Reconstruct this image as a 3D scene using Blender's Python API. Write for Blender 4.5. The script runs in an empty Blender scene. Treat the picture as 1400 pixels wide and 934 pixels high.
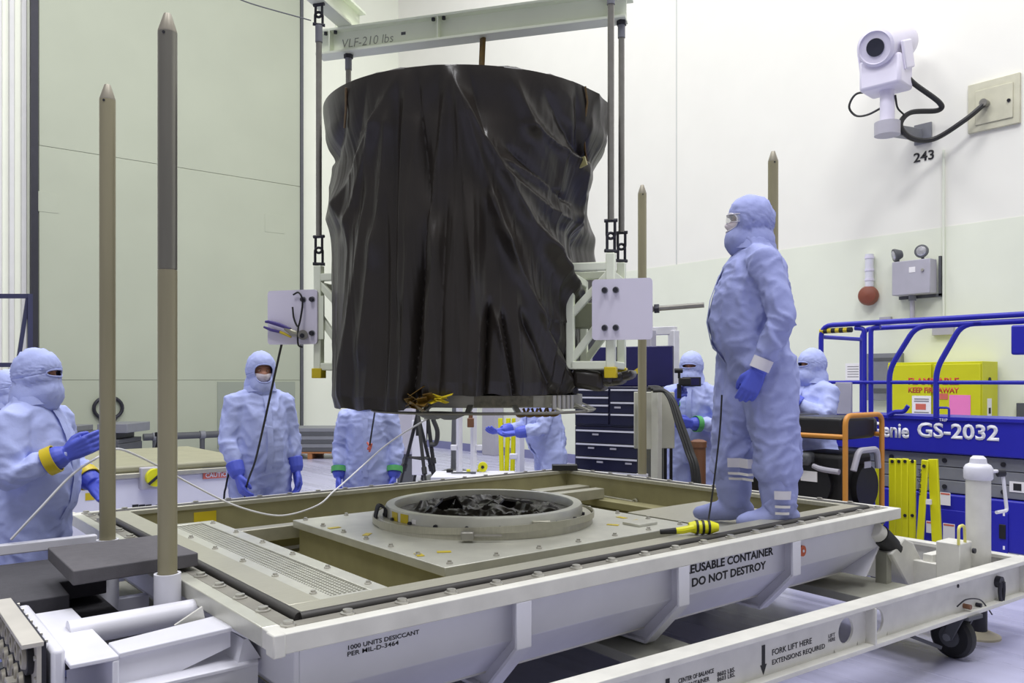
import bpy, bmesh, math, random
import numpy as np
from mathutils import Vector, Matrix, noise as mnoise
random.seed(7); np.random.seed(7)
SC = bpy.context.scene
COL = SC.collection
R = math.radians

def S(r, g, b):
    f = lambda c: (c/255/12.92 if c <= 10 else ((c/255+.055)/1.055)**2.4)
    return (f(r), f(g), f(b))

# ---------------------------------------------------------------- camera
FPX, PSI, HY, CH = 1121.0, R(39.05), 520.6, 1.58
sn, cs = math.sin(PSI), math.cos(PSI)
cam = bpy.data.objects.new('camera', bpy.data.cameras.new('camera')); COL.objects.link(cam)
cam.location = (0, 0, CH); cam.rotation_euler = (R(90), 0, -PSI)
cam.data.sensor_width = 36; cam.data.lens = FPX/1400*36
cam.data.shift_y = (HY-467)/1400
cam.data.clip_end = 200
SC.camera = cam
# ---------------------------------------------------------------- light
w = bpy.data.worlds.new('world'); SC.world = w; w.use_nodes = True
w.node_tree.nodes['Background'].inputs[0].default_value = (.97, .96, 1.0, 1)
w.node_tree.nodes['Background'].inputs[1].default_value = .30
def area(name, loc, size, power, color=(1, 1, 1), rot=(0, 0, 0)):
    l = bpy.data.lights.new(name, 'AREA'); l.shape = 'RECTANGLE'; l.size, l.size_y = size
    l.energy = power; l.color = color
    o = bpy.data.objects.new(name, l); COL.objects.link(o); o.location = loc; o.rotation_euler = rot
    return o
for i, (x, y, e) in enumerate([(-3, 2, 680), (3, -1.5, 760), (2.5, 7, 520), (7.5, 3, 400), (7.5, 11, 360), (1, 13, 360)]):
    area('high_bay_light', (x, y, 13.5), (3.2, 3.2), e, (.97, .97, 1.0))
SC.view_settings.view_transform = 'Standard'; SC.view_settings.look = 'None'
SC.view_settings.gamma = 1; SC.view_settings.use_curve_mapping = False
SC.view_settings.exposure = 0.0

# ---------------------------------------------------------------- geometry of view
RV = Vector((cs, -sn, 0)); FV = Vector((sn, cs, 0)); ZV = Vector((0, 0, 1)); C0 = Vector((0, 0, CH))
def ray(px, py): return FV + RV*((px-700)/FPX) + ZV*((HY-py)/FPX)
def at_d(px, py, d): return C0 + ray(px, py)*d
def at_z(px, py, z): r = ray(px, py); return C0 + r*((z-CH)/r.z)
def at_u(px, py, u): r = ray(px, py); return C0 + r*(u/r.x)
def at_v(px, py, v): r = ray(px, py); return C0 + r*(v/r.y)
V = lambda *a: Vector(a)

# ---------------------------------------------------------------- materials
MATS = {}
def mat(name, col, rough=.5, metal=0., var=.08, vscale=6., bump=0., bscale=40., stretch=(1, 1, 1), spec=.5, coat=0., trans=0., emit=None, alpha=1., rvar=0.):
    if name in MATS: return MATS[name]
    m = bpy.data.materials.new(name); m.use_nodes = True; nt = m.node_tree; N = nt.nodes; L = nt.links
    b = N['Principled BSDF']
    tc = N.new('ShaderNodeTexCoord'); mp = N.new('ShaderNodeMapping'); mp.inputs['Scale'].default_value = stretch
    L.new(tc.outputs['Object'], mp.inputs['Vector'])
    nz = N.new('ShaderNodeTexNoise'); nz.inputs['Scale'].default_value = vscale; nz.inputs['Detail'].default_value = 5
    L.new(mp.outputs[0], nz.inputs['Vector'])
    rp = N.new('ShaderNodeValToRGB'); e = rp.color_ramp.elements
    e[0].position = .3; e[1].position = .7
    e[0].color = (*[c*(1-var) for c in col], 1); e[1].color = (*[min(1, c*(1+var)) for c in col], 1)
    L.new(nz.outputs['Fac'], rp.inputs[0]); L.new(rp.outputs[0], b.inputs['Base Color'])
    b.inputs['Roughness'].default_value = rough; b.inputs['Metallic'].default_value = metal
    b.inputs['Specular IOR Level'].default_value = spec; b.inputs['Coat Weight'].default_value = coat
    if trans: b.inputs['Transmission Weight'].default_value = trans
    if alpha < 1: b.inputs['Alpha'].default_value = alpha
    if rvar:
        mr = N.new('ShaderNodeMapRange'); mr.inputs[3].default_value = rough-rvar; mr.inputs[4].default_value = rough+rvar
        L.new(nz.outputs['Fac'], mr.inputs[0]); L.new(mr.outputs[0], b.inputs['Roughness'])
    if bump:
        n2 = N.new('ShaderNodeTexNoise'); n2.inputs['Scale'].default_value = bscale; n2.inputs['Detail'].default_value = 4
        L.new(mp.outputs[0], n2.inputs['Vector'])
        bp = N.new('ShaderNodeBump'); bp.inputs['Strength'].default_value = bump; bp.inputs['Distance'].default_value = .01
        L.new(n2.outputs['Fac'], bp.inputs['Height']); L.new(bp.outputs[0], b.inputs['Normal'])
    if emit:
        b.inputs['Emission Color'].default_value = (*col, 1); b.inputs['Emission Strength'].default_value = emit
    MATS[name] = m
    return m
M_floor = mat('epoxy_floor', S(180, 180, 206), .28, 0, .14, 2.2, .03, 4, (2.2, .18, 1), spec=.5, rvar=.10)  # stretched noise paints reflection streaks into the floor colour
M_wall_w = mat('white_wall_paint', S(238, 237, 227), .6, 0, .012, 2)
M_wall_g = mat('cream_wall_paint', S(230, 234, 216), .6, 0, .02, 2)
M_door_g = mat('green_grey_panel', S(178, 184, 163), .55, 0, .03, .8)
M_door_d = mat('grey_green_panel', S(152, 159, 144), .55, 0, .03, .8)
M_strip = mat('cream_panel', S(236, 239, 222), .6, 0, .02, 1)
M_rib = mat('corrugated_white', S(222, 222, 218), .5, 0, .04, 3)
M_base = mat('lilac_base', S(128, 130, 172), .45, 0, .04, 3)
M_dark = mat('dark_steel', S(48, 48, 56), .5, .3, .1)
M_black = mat('black_rubber', S(24, 24, 26), .55, 0, .1)
M_blackp = mat('black_plastic', S(30, 30, 33), .4, 0, .1)
M_white = mat('white_enamel', S(222, 222, 231), .38, 0, .035, 5, .015, 60)
M_whited = mat('worn_white_enamel', S(214, 213, 205), .45, 0, .07, 9, .03, 30)
M_board = mat('white_plastic_board', S(226, 222, 238), .45, 0, .01)
M_cream = mat('cream_steel_paint', S(238, 244, 222), .45, 0, .03, 4)
M_steel = mat('brushed_steel', S(182, 180, 164), .42, .5, .07, 14, .02, 120, (1, 12, 1))
M_alu = mat('aluminium_plate', S(204, 204, 192), .38, .45, .06, 10, .01, 200)
M_olive = mat('olive_steel', S(150, 145, 108), .5, .2, .10, 7, .02, 40)
M_rod = mat('rod_steel', S(142, 140, 132), .35, .4, .08, 20)
M_pole = mat('bronze_pole', S(152, 146, 118), .42, .25, .12, 8, .02, 60, (1, 1, .12))
M_polet = mat('pole_tip', S(158, 152, 136), .45, .3, .06)
M_bolt = mat('zinc_bolt', S(190, 188, 180), .35, .7, .05)
M_gasket = mat('rubber_gasket', S(58, 56, 54), .5, 0, .1, 20)
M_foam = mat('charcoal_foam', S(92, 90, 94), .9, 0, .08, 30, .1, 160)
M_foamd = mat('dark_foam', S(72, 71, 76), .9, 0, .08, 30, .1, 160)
M_film = mat('black_film', S(42, 38, 34), .34, 0, .12, 5, .06, 55, spec=.45)
M_suit = mat('blue_coverall', S(178, 188, 236), .75, 0, .04, 14, .5, 15, spec=.25)
M_suit2 = mat('lilac_coverall', S(158, 166, 216), .75, 0, .04, 14, .5, 15, spec=.25)
M_glove = mat('nitrile_glove', S(82, 96, 206), .5, 0, .05, 20)
M_skin = mat('skin', S(186, 132, 108), .55, 0, .05, 20)
M_skind = mat('skin_deep', S(150, 100, 78), .55, 0, .05, 20)
M_mask = mat('face_mask', S(236, 226, 232), .8, 0, .02, 20, .1, 60)
M_eye = mat('eye_white', S(196, 186, 178), .3)
M_iris = mat('iris', S(40, 30, 24), .2)
M_cuff = mat('white_cuff', S(216, 214, 222), .8, 0, .03)
M_gtape = mat('green_tape', S(84, 168, 96), .5)
M_ytape = mat('yellow_tape', S(206, 184, 30), .4, 0, .06)
M_btape = mat('amber_tape', S(98, 74, 24), .3, 0, .3, 30)
M_yellow = mat('safety_yellow', S(222, 220, 22), .45, 0, .04)
M_cabyel = mat('cabinet_yellow', S(206, 206, 22), .45, 0, .03)
M_blue = mat('lift_blue', S(38, 40, 172), .4, 0, .04)
M_grey = mat('mid_grey', S(128, 130, 136), .5, 0, .06)
M_lgrey = mat('light_grey', S(176, 174, 184), .5, 0, .04)
M_dgrey = mat('dark_grey', S(86, 88, 92), .55, 0, .08)
M_navy = mat('navy_paint', S(22, 22, 48), .35, 0, .05)
M_navy2 = mat('navy_panel', S(32, 30, 82), .3, 0, .2, 3)
M_orange = mat('orange_tube', S(206, 140, 58), .42, 0, .05)
M_orange2 = mat('orange_mark', S(206, 96, 56), .5)
M_red = mat('red_mark', S(196, 60, 44), .5)
M_cred = mat('coral_print', S(214, 110, 92), .5)
M_brown = mat('brown_paint', S(122, 84, 60), .5, 0, .08)
M_bell = mat('bell_brown', S(134, 74, 56), .5, 0, .06)
M_wood = mat('pallet_wood', S(160, 108, 66), .7, 0, .2, 8, .05, 30, (1, 8, 1))
M_paper = mat('paper', S(238, 236, 236), .8, 0, .01)
M_pink = mat('pink_paper', S(240, 130, 190), .8, 0, .02)
M_ink = mat('black_ink', S(34, 34, 38), .7, 0, .02)
M_ink2 = mat('faded_ink', S(84, 84, 88), .8, 0, .1)
M_pencil = mat('pencil_ink', S(156, 160, 146), .8, 0, .1)
M_lettw = mat('white_lettering', S(242, 242, 248), .5, 0, .01)
M_seam = mat('seam_line', S(205, 207, 200), .7, 0, .02)
M_clear = mat('clear_plastic', S(235, 238, 240), .08, 0, .0, alpha=.28)
M_cord = mat('white_cord', S(226, 226, 228), .6)
M_glass = mat('lens_glass', S(40, 42, 52), .08, 0, .02)
M_silver = mat('lamp_reflector', S(200, 200, 205), .25, .7, .03)
M_purple = mat('plier_grip', S(70, 58, 130), .5)
M_hose = mat('hose', S(42, 42, 42), .5)
# ---------------------------------------------------------------- mesh builder
def frame_of(d):
    d = Vector(d).normalized(); a = ZV if abs(d.z) < .95 else V(1, 0, 0)
    x = d.cross(a).normalized(); return x, x.cross(d).normalized(), d
class MB:
    def __init__(s): s.v = []; s.f = []; s.m = []
    def add(s, vs, fs, mi=0):
        o = len(s.v); s.v += [tuple(p) for p in vs]; s.f += [tuple(i+o for i in f) for f in fs]; s.m += [mi]*len(fs); return s
    def hexa(s, p, mi=0):   # 8 points: bottom 4 ccw, top 4
        return s.add(p, [(3, 2, 1, 0), (4, 5, 6, 7), (0, 1, 5, 4), (1, 2, 6, 5), (2, 3, 7, 6), (3, 0, 4, 7)], mi)
    def box(s, x0, x1, y0, y1, z0, z1, mi=0):
        return s.hexa([(x0, y0, z0), (x1, y0, z0), (x1, y1, z0), (x0, y1, z0), (x0, y0, z1), (x1, y0, z1), (x1, y1, z1), (x0, y1, z1)], mi)
    def obox(s, c, ex, ey, ez, sx, sy, sz, mi=0):
        c = Vector(c); ex = Vector(ex)*sx/2; ey = Vector(ey)*sy/2; ez = Vector(ez)*sz/2
        return s.hexa([c-ex-ey-ez, c+ex-ey-ez, c+ex+ey-ez, c-ex+ey-ez, c-ex-ey+ez, c+ex-ey+ez, c+ex+ey+ez, c-ex+ey+ez], mi)
    def beam(s, a, b, w, h, up=None, mi=0):
        a = Vector(a); b = Vector(b); d = (b-a); L = d.length; d.normalize()
        up = Vector(up) if up else (ZV if abs(d.z) < .95 else V(1, 0, 0))
        x = d.cross(up).normalized(); y = x.cross(d).normalized()
        return s.obox((a+b)/2, x, d, y, w, L, h, mi)
    def tube(s, pts, r, n=10, cap=True, round_=False, mi=0):
        pts = [Vector(p) for p in pts]; m = len(pts); rs = r if isinstance(r, (list, tuple)) else [r]*m
        if round_:
            d0 = (pts[0]-pts[1]).normalized(); d1 = (pts[-1]-pts[-2]).normalized()
            P = []; Q = []
            for k in (0, 1, 2): a = k*math.pi/6; P.append(pts[0]+d0*rs[0]*math.cos(a)*.98); Q.append(rs[0]*max(.08, math.sin(a)))
            P2 = []; Q2 = []
            for k in (2, 1, 0): a = k*math.pi/6; P2.append(pts[-1]+d1*rs[-1]*math.cos(a)*.98); Q2.append(rs[-1]*max(.08, math.sin(a)))
            pts = P+pts+P2; rs = Q+list(rs)+Q2; m = len(pts)
        vs = []; x = None
        for i in range(m):
            d = (pts[min(i+1, m-1)]-pts[max(i-1, 0)]).normalized()
            if x is None: x, y, _ = frame_of(d)
            else:
                x = (x-d*x.dot(d))
                x = x.normalized() if x.length > 1e-6 else frame_of(d)[0]
                y = d.cross(x).normalized()
            if i == 0: y = d.cross(x).normalized()
            for k in range(n):
                a = 2*math.pi*k/n; vs.append(pts[i]+(x*math.cos(a)+y*math.sin(a))*rs[i])
        fs = [(i*n+k, i*n+(k+1) % n, (i+1)*n+(k+1) % n, (i+1)*n+k) for i in range(m-1) for k in range(n)]
        if cap: fs += [tuple(range(n-1, -1, -1)), tuple((m-1)*n+k for k in range(n))]
        return s.add(vs, fs, mi)
    def cyl(s, a, b, r, r2=None, n=20, mi=0): return s.tube([a, b], [r, r if r2 is None else r2], n, mi=mi)
    def lathe(s, prof, c, axis=(0, 0, 1), n=40, closed=False, mi=0):   # prof (r, h)
        x, y, d = frame_of(axis); c = Vector(c); m = len(prof)
        vs = [c+d*h+(x*math.cos(2*math.pi*k/n)+y*math.sin(2*math.pi*k/n))*r for r, h in prof for k in range(n)]
        mm = m if closed else m-1
        fs = [(i*n+k, ((i+1) % m)*n+k, ((i+1) % m)*n+(k+1) % n, i*n+(k+1) % n) for i in range(mm) for k in range(n)]
        if not closed: fs += [tuple(range(n)), tuple((m-1)*n+k for k in range(n-1, -1, -1))]
        return s.add(vs, fs, mi)
    def prism(s, poly, ext, mi=0):
        poly = [Vector(p) for p in poly]; n = len(poly); e = Vector(ext)
        return s.add(poly+[p+e for p in poly], [tuple(range(n-1, -1, -1)), tuple(range(n, 2*n))]+[(i, (i+1) % n, n+(i+1) % n, n+i) for i in range(n)], mi)
    def ell(s, c, rx, ry, rz, n=14, m=9, mi=0, rot=None):
        c = Vector(c); vs = []; 
        for i in range(1, m):
            t = math.pi*i/m
            for k in range(n):
                a = 2*math.pi*k/n; p = V(rx*math.sin(t)*math.cos(a), ry*math.sin(t)*math.sin(a), rz*math.cos(t))
                vs.append(c+(rot @ p if rot else p))
        t = V(0, 0, rz); t = rot @ t if rot else t
        o = len(vs); vs += [c+t, c-t]
        fs = [(i*n+k, (i+1)*n+k, (i+1)*n+(k+1) % n, i*n+(k+1) % n) for i in range(m-2) for k in range(n)]
        fs += [(o, k, (k+1) % n) for k in range(n)]+[(o+1, (m-2)*n+(k+1) % n, (m-2)*n+k) for k in range(n)]
        return s.add(vs, fs, mi)
    def grid(s, P, mi=0):   # P rows of points
        n = len(P[0]); m = len(P)
        return s.add([p for r in P for p in r], [(i*n+k, i*n+k+1, (i+1)*n+k+1, (i+1)*n+k) for i in range(m-1) for k in range(n-1)], mi)
    def mesh(s, name, mats, org=(0, 0, 0), smooth=True, angle=35, fix=True):
        me = bpy.data.meshes.new(name); ox, oy, oz = org
        me.from_pydata([(p[0]-ox, p[1]-oy, p[2]-oz) for p in s.v], [], s.f)
        for m in (mats if isinstance(mats, (list, tuple)) else [mats]): me.materials.append(m)
        if any(s.m): me.polygons.foreach_set('material_index', s.m)
        if fix:
            bm = bmesh.new(); bm.from_mesh(me); bmesh.ops.recalc_face_normals(bm, faces=bm.faces); bm.to_mesh(me); bm.free()
        if smooth:
            me.shade_smooth(); me.set_sharp_from_angle(angle=R(angle))
        me.update(); return me
ORG = {}
def org_of(o):
    while o is not None:
        if o.name in ORG: return ORG[o.name]
        o = o.parent
    return Vector((0, 0, 0))
def link(name, me, parent=None):
    o = bpy.data.objects.new(name, me); COL.objects.link(o)
    if parent is not None: o.parent = parent
    return o
def part(name, mb, m, parent=None, bevel=0, angle=35, smooth=True, seg=2, label=None, kind=None, fix=True):
    o = link(name, mb.mesh(name, m, org_of(parent) if parent else (0, 0, 0), smooth, angle, fix), parent)
    if bevel:
        b = o.modifiers.new('bevel', 'BEVEL'); b.width = bevel; b.segments = seg; b.limit_method = 'ANGLE'; b.angle_limit = R(40)
    if label: o['label'] = label
    if kind: o['kind'] = kind
    return o
def tag(o, label, cat, group=None):
    o['label'] = label; o['category'] = cat
    if group: o['group'] = group
    return o
def thing(name, loc, label, cat, group=None):
    o = bpy.data.objects.new(name, None); COL.objects.link(o); o.location = loc; o.empty_display_size = .1
    ORG[o.name] = Vector(loc); return tag(o, label, cat, group)
def single(name, mb, m, loc, label, cat, group=None, bevel=0, angle=35, smooth=True):
    o = link(name, mb.mesh(name, m, loc, smooth, angle)); o.location = loc
    ORG[o.name] = Vector(loc)
    if bevel:
        b = o.modifiers.new('bevel', 'BEVEL'); b.width = bevel; b.segments = 2; b.limit_method = 'ANGLE'; b.angle_limit = R(40)
    return tag(o, label, cat, group)
def inst(name, me, parent, loc, rot=None, scale=None):
    o = link(name, me, parent); o.location = Vector(loc)-org_of(parent)
    if rot is not None: o.rotation_euler = rot
    if scale is not None: o.scale = scale
    return o
def structure(o): o['kind'] = 'structure'; return o
def spline(pts, n=8):
    P = [Vector(p) for p in pts]; P = [P[0]*2-P[1]]+P+[P[-1]*2-P[-2]]; out = []
    for i in range(1, len(P)-2):
        for k in range(n):
            t = k/n; a, b, c, d = P[i-1], P[i], P[i+1], P[i+2]
            out.append(.5*((2*b)+(c-a)*t+(2*a-5*b+4*c-d)*t*t+(3*b-a-3*c+d)*t**3))
    out.append(P[-2]); return out
def rpoly(pts, r, n=5):     # polyline with rounded corners
    P = [Vector(p) for p in pts]; out = [P[0]]
    for i in range(1, len(P)-1):
        a = (P[i-1]-P[i]); b = (P[i+1]-P[i]); q = min(r, a.length*.45, b.length*.45); a.normalize(); b.normalize()
        p0 = P[i]+a*q; p1 = P[i]+b*q
        for k in range(n+1):
            t = k/n; out.append(p0*(1-t)**2+P[i]*2*t*(1-t)+p1*t*t)
    out.append(P[-1]); return out
def text_mesh(body, wid, hei, bold=0., shear=0.):
    cu = bpy.data.curves.new('t', 'FONT'); cu.body = body; cu.size = 1; cu.offset = bold; cu.shear = shear; cu.extrude = .0; cu.resolution_u = 3
    cu.space_line = .95
    o = bpy.data.objects.new('t', cu); COL.objects.link(o)
    dg = bpy.context.evaluated_depsgraph_get(); me = bpy.data.meshes.new_from_object(o.evaluated_get(dg))
    bpy.data.objects.remove(o); bpy.data.curves.remove(cu)
    n = len(me.vertices); co = np.empty(n*3, 'f'); me.vertices.foreach_get('co', co); co = co.reshape(-1, 3)
    lo = co.min(0); hi = co.max(0); co[:, 0] = (co[:, 0]-lo[0])/(hi[0]-lo[0])*wid; co[:, 1] = (co[:, 1]-lo[1])/(hi[1]-lo[1])*hei; co[:, 2] = 0
    me.vertices.foreach_set('co', co.ravel()); me.update(); return me
def text(name, body, p, ex, ey, wid, hei, m, parent, bold=0., shear=0., label=None):
    """lettering whose lower-left corner is p, running along ex, up along ey (world)"""
    me = text_mesh(body, wid, hei, bold, shear); me.name = name; me.materials.append(m)
    ex = Vector(ex).normalized(); ey = Vector(ey).normalized(); ez = ex.cross(ey).normalized()
    bm = bmesh.new(); bm.from_mesh(me)
    g = bmesh.ops.extrude_face_region(bm, geom=bm.faces[:]); bmesh.ops.translate(bm, verts=[e for e in g['geom'] if isinstance(e, bmesh.types.BMVert)], vec=(0, 0, .0012))
    bmesh.ops.recalc_face_normals(bm, faces=bm.faces); bm.to_mesh(me); bm.free()
    o = link(name, me, parent); o.matrix_local = Matrix.Translation(Vector(p)-org_of(parent)) @ Matrix((ex, ey, ez)).transposed().to_4x4()
    if label: o['label'] = label
    return o
def remesh(mb, voxel, smooth_it=6, name='body'):
    me = mb.mesh(name, M_suit, (0, 0, 0), False)
    o = link('tmp', me); r = o.modifiers.new('r', 'REMESH'); r.mode = 'VOXEL'; r.voxel_size = voxel
    if smooth_it:
        s = o.modifiers.new('s', 'SMOOTH'); s.factor = .5; s.iterations = smooth_it
    dg = bpy.context.evaluated_depsgraph_get(); m2 = bpy.data.meshes.new_from_object(o.evaluated_get(dg))
    bpy.data.objects.remove(o); bpy.data.meshes.remove(me); m2.materials.clear(); m2.name = name
    return m2
def get_co(me):
    co = np.empty(len(me.vertices)*3, 'f'); me.vertices.foreach_get('co', co); return co.reshape(-1, 3)
def get_no(me):
    co = np.empty(len(me.vertices)*3, 'f'); me.vertices.foreach_get('normal', co); return co.reshape(-1, 3)
def mat_align(d, side):
    """matrix whose -Z runs along d and whose +Y is as near side as can be"""
    z = -Vector(d).normalized(); y = Vector(side); y = (y-z*y.dot(z)).normalized(); x = y.cross(z); return Matrix((x, y, z)).transposed()
# ================================================================ room
UW, VW = 10.82, 17.9
X, Y, Z = V(1, 0, 0), V(0, 1, 0), V(0, 0, 1)
fl = structure(part('floor', MB().box(-14, UW+.3, -9, VW+.3, -.2, 0), M_floor, None, smooth=False))
wr = structure(part('wall_right', MB().box(UW, UW+.3, -9, VW+.3, 3.53, 15.5), M_wall_w, None, smooth=False))
part('dado_panel', MB().box(UW-.006, UW+.3, -9, VW+.3, 0, 3.53), M_wall_g, wr, smooth=False)
for px in (925,):
    p = at_u(px, 200, UW)
    part('wall_seam', MB().box(UW-.004, UW, p.y-.012, p.y+.012, 3.53, 15.5), M_seam, wr)
wb = structure(part('wall_back', MB().box(-14, UW, VW, VW+.3, 0, 15.5), M_strip, None, smooth=False))
bb = structure(part('baseboard_right', MB().box(UW-.03, UW-.006, -9, VW, 0, .17), M_base, None))
# sliding hangar door leaf, of stacked panels
u0, u1 = at_v(41, 400, VW).x, at_v(408, 400, VW).x
dr = structure(part('door_1', MB().box(u0, u1, VW-.16, VW, 0, 15.5), M_door_d, None, smooth=False))
for a, b in ((.02, 1.587), (1.593, 6.037), (6.043, 10.407), (10.413, 15.5)):
    part('door_panel', MB().box(u0+.12, u1-.05, VW-.2, VW-.16, a, b), M_door_g, dr, bevel=.006)
part('edge_seal', MB().box(u0-.02, u0+.10, VW-.24, VW-.1, 0, 15.5), M_dark, dr)
part('gap_shade', MB().box(u1-.045, u1+.02, VW-.23, VW-.1, 0, 15.5), M_dgrey, dr)  # dark strip standing in for the shadow gap at the door's edge
p0, p1 = at_v(297, 521, VW-.2), at_v(406, 521, VW-.2)
part('kick_panel', MB().box(p0.x, p1.x-.05, VW-.215, VW-.2, .12, 1.56), M_door_d, dr, bevel=.004)
for (xa, ya, xb, yb) in ((362, 292, 389, 320), (44, 260, 80, 292)):
    q0, q1 = at_v(xa, ya, VW-.2), at_v(xb, yb, VW-.2)
    part('patch_panel', MB().box(q0.x, q1.x, VW-.206, VW-.2, q1.z, q0.z), M_door_g, dr, bevel=.003)
# ribbed cladding left of the door
mb = MB(); x = u0-.05
while x > -4:
    mb.prism([(x, VW, 0), (x-.02, VW-.07, 0), (x-.09, VW-.07, 0), (x-.11, VW, 0)], (0, 0, 15.5)); x -= .2
part('wall_cladding', mb, M_rib, wb, smooth=False)
def on_right(px, py, off=0.): return at_u(px, py, UW-.006-off)
# guard pipe along the back door
t = thing('guard_pipe', at_v(250, 620, VW-.75)*1, 'grey horizontal guard pipe along foot of the green door', 'pipe')
t.location.z = 0; ORG[t.name] = Vector(t.location)
a, b = at_v(196, 598, VW-.75), at_v(345, 594, VW-.75); b.z = a.z
part('rail', MB().cyl(a, b, .07), M_dgrey, t)
for k in (.1, .52, .95):
    c = a.lerp(b, k); part('post', MB().cyl(V(c.x, c.y, 0), c, .05), M_dgrey, t); part('collar', MB().cyl(c-X*.05, c+X*.05, .085), M_grey, t)
# dark loop of hose hanging on the door
c = at_v(148, 558, VW-.25)
pts = [c+V(.26*math.cos(k), 0, .22*math.sin(k)) for k in np.linspace(-1.0, 4.1, 22)]+[c+V(-.02, 0, -.42)]
tag(part('hose_loop', MB().tube([pts[-1]+V(.04, 0, 0)]+pts, .035, 8), M_dark, None), 'dark heart-shaped hose loop hung on the green door', 'hose')
# railing at far left
t = thing('guard_rail', at_d(20, 640, 11)*1, 'dark blue steel railing at far left before the ribbed cladding', 'railing')
t.location.z = 0; ORG[t.name] = Vector(t.location)
pa, pb, pc, pd = at_d(-60, 405, 11), at_d(41, 405, 11.3), at_d(-60, 499, 11), at_d(41, 499, 11.3)
M_rail = mat('rail_blue', S(50, 52, 82), .5)
part('top_rail', MB().beam(pa, pb, .06, .06), M_rail, t); part('mid_rail', MB().beam(pc, pd, .06, .06), M_rail, t)
part('post', MB().beam(V(pb.x, pb.y, 0), pb+Z*.03, .06, .06), M_rail, t)
part('brace', MB().beam(at_d(38, 408, 11.3), at_d(24, 500, 11.25), .05, .05), M_rail, t)
part('post', MB().beam(V(pa.x, pa.y, 0), pa+Z*.03, .06, .06), M_rail, t)

# ---------------------------------------------------------------- fixtures of the right wall
# surveillance camera
q = on_right(1248, 193)
t = thing('wall_camera', q, 'white round-bodied camera on grey bracket arm high on the wall', 'camera')
arm0 = at_u(1262, 189, UW-.02); cx = 9.95
pole_b = at_u(1213, 172, cx)
part('wall_plate', MB().obox(at_u(1262, 183, UW-.02), X, Y, Z, .03, .22, .26), M_grey, t, bevel=.004)
part('arm', MB().beam(at_u(1255, 184, UW-.05), pole_b-V(.0, 0, .05), .12, .13), M_grey, t, bevel=.01)
part('arm_cup', MB().cyl(pole_b-Z*.12, pole_b+Z*.04, .15), M_lgrey, t)
pt = at_u(1213, 124, cx)
part('stem', MB().cyl(pole_b, pt, .085), M_board, t)
hb = at_u(1211, 104, cx)
cdir = (at_d(250, 600, 4)-hb); cdir.z *= .8; cdir.normalize(); cxv = cdir.cross(Z).normalized(); cup = cxv.cross(cdir).normalized()
part('base_housing', MB().obox(hb, cxv, V(cdir.x, cdir.y, 0).normalized(), Z, .50, .42, .38), M_board, t, bevel=.04)
part('cheek', MB().obox(hb+Z*.2-cxv*-.26, cxv, cdir, cup, .04, .3, .34), M_board, t, bevel=.03)
part('cheek', MB().obox(hb+Z*.2-cxv*.26, cxv, cdir, cup, .04, .3, .34), M_board, t, bevel=.03)
hc = hb+Z*.38
bd = part('barrel', MB().lathe([(.0, -.62), (.15, -.6), (.22, -.5), (.235, -.35), (.225, .22), (.23, .24), (.22, .34), (.19, .36), (.18, .335), (.0, .335)], hc, cdir, 32), M_board, t)
part('lens', MB().lathe([(.0, .325), (.105, .325), (.105, .35), (.0, .352)], hc, cdir, 24), M_glass, t)
lp = hb-Z*.12
part('cable', MB().tube(spline([at_u(1234, 92, cx+.1), at_u(1247, 112, cx+.2), at_u(1284, 140, cx+.5), at_u(1282, 151, cx+.55), at_u(1245, 154, cx+.3), at_u(1231, 171, cx+.2), at_u(1246, 189, cx+.35), at_u(1277, 190, UW-.3), at_u(1318, 165, UW-.25), at_u(1346, 142, UW-.12)], 8), .032, 8), M_hose, t)
part('cable', MB().tube(spline([at_u(1189, 126, cx), at_u(1170, 129, cx-.05), at_u(1161, 146, cx-.05), at_u(1170, 158, cx), at_u(1186, 157, cx), at_u(1206, 147, cx)], 8), .014, 6), M_hose, t)
part('cable', MB().tube(spline([at_u(1224, 130, cx), at_u(1227, 147, cx+.1), at_u(1236, 157, cx+.2)], 8), .012, 6), M_hose, t)
# junction plate
pA, pB = on_right(1325, 184), on_right(1396, 98)
t = thing('junction_plate', (UW, (pA.y+pB.y)/2, pA.z), 'square beige electrical cover plate high on wall at right edge', 'cover plate')
y0, y1, z0, z1 = pB.y, pA.y, pA.z, on_right(1325, 118).z
part('plate', MB().box(UW-.045, UW, y0, y1, z0, z1), M_pole if False else mat('beige_plate', S(202, 200, 176), .5), t, bevel=.006)
part('cover', MB().box(UW-.06, UW-.045, y0+.07, y1-.09, z0+.08, z1-.1), MATS['beige_plate'], t, bevel=.005)
cc = on_right(1348, 142, .06); part('connector', MB().cyl(cc+X*.02, cc-X*.09, .045), M_rod, t)
part('keyhole', MB().cyl(on_right(1379, 137, .055), on_right(1379, 137, .07), .02), M_ink, t)
n = text('wall_number', '243', on_right(1249, 223, .001), -Y, Z, .26, .125, M_ink, None, .02); tag(n, 'black number 243 stencilled on wall under the camera', 'lettering')
# vertical conduit
cb, ct = on_right(1289, 430, .02), on_right(1290, 205, .02)
tag(part('conduit', MB().cyl(V(ct.x, ct.y, 2.32), ct, .016, n=8), M_wall_g, None), 'thin cream conduit running down the wall below the camera bracket', 'conduit')
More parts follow.
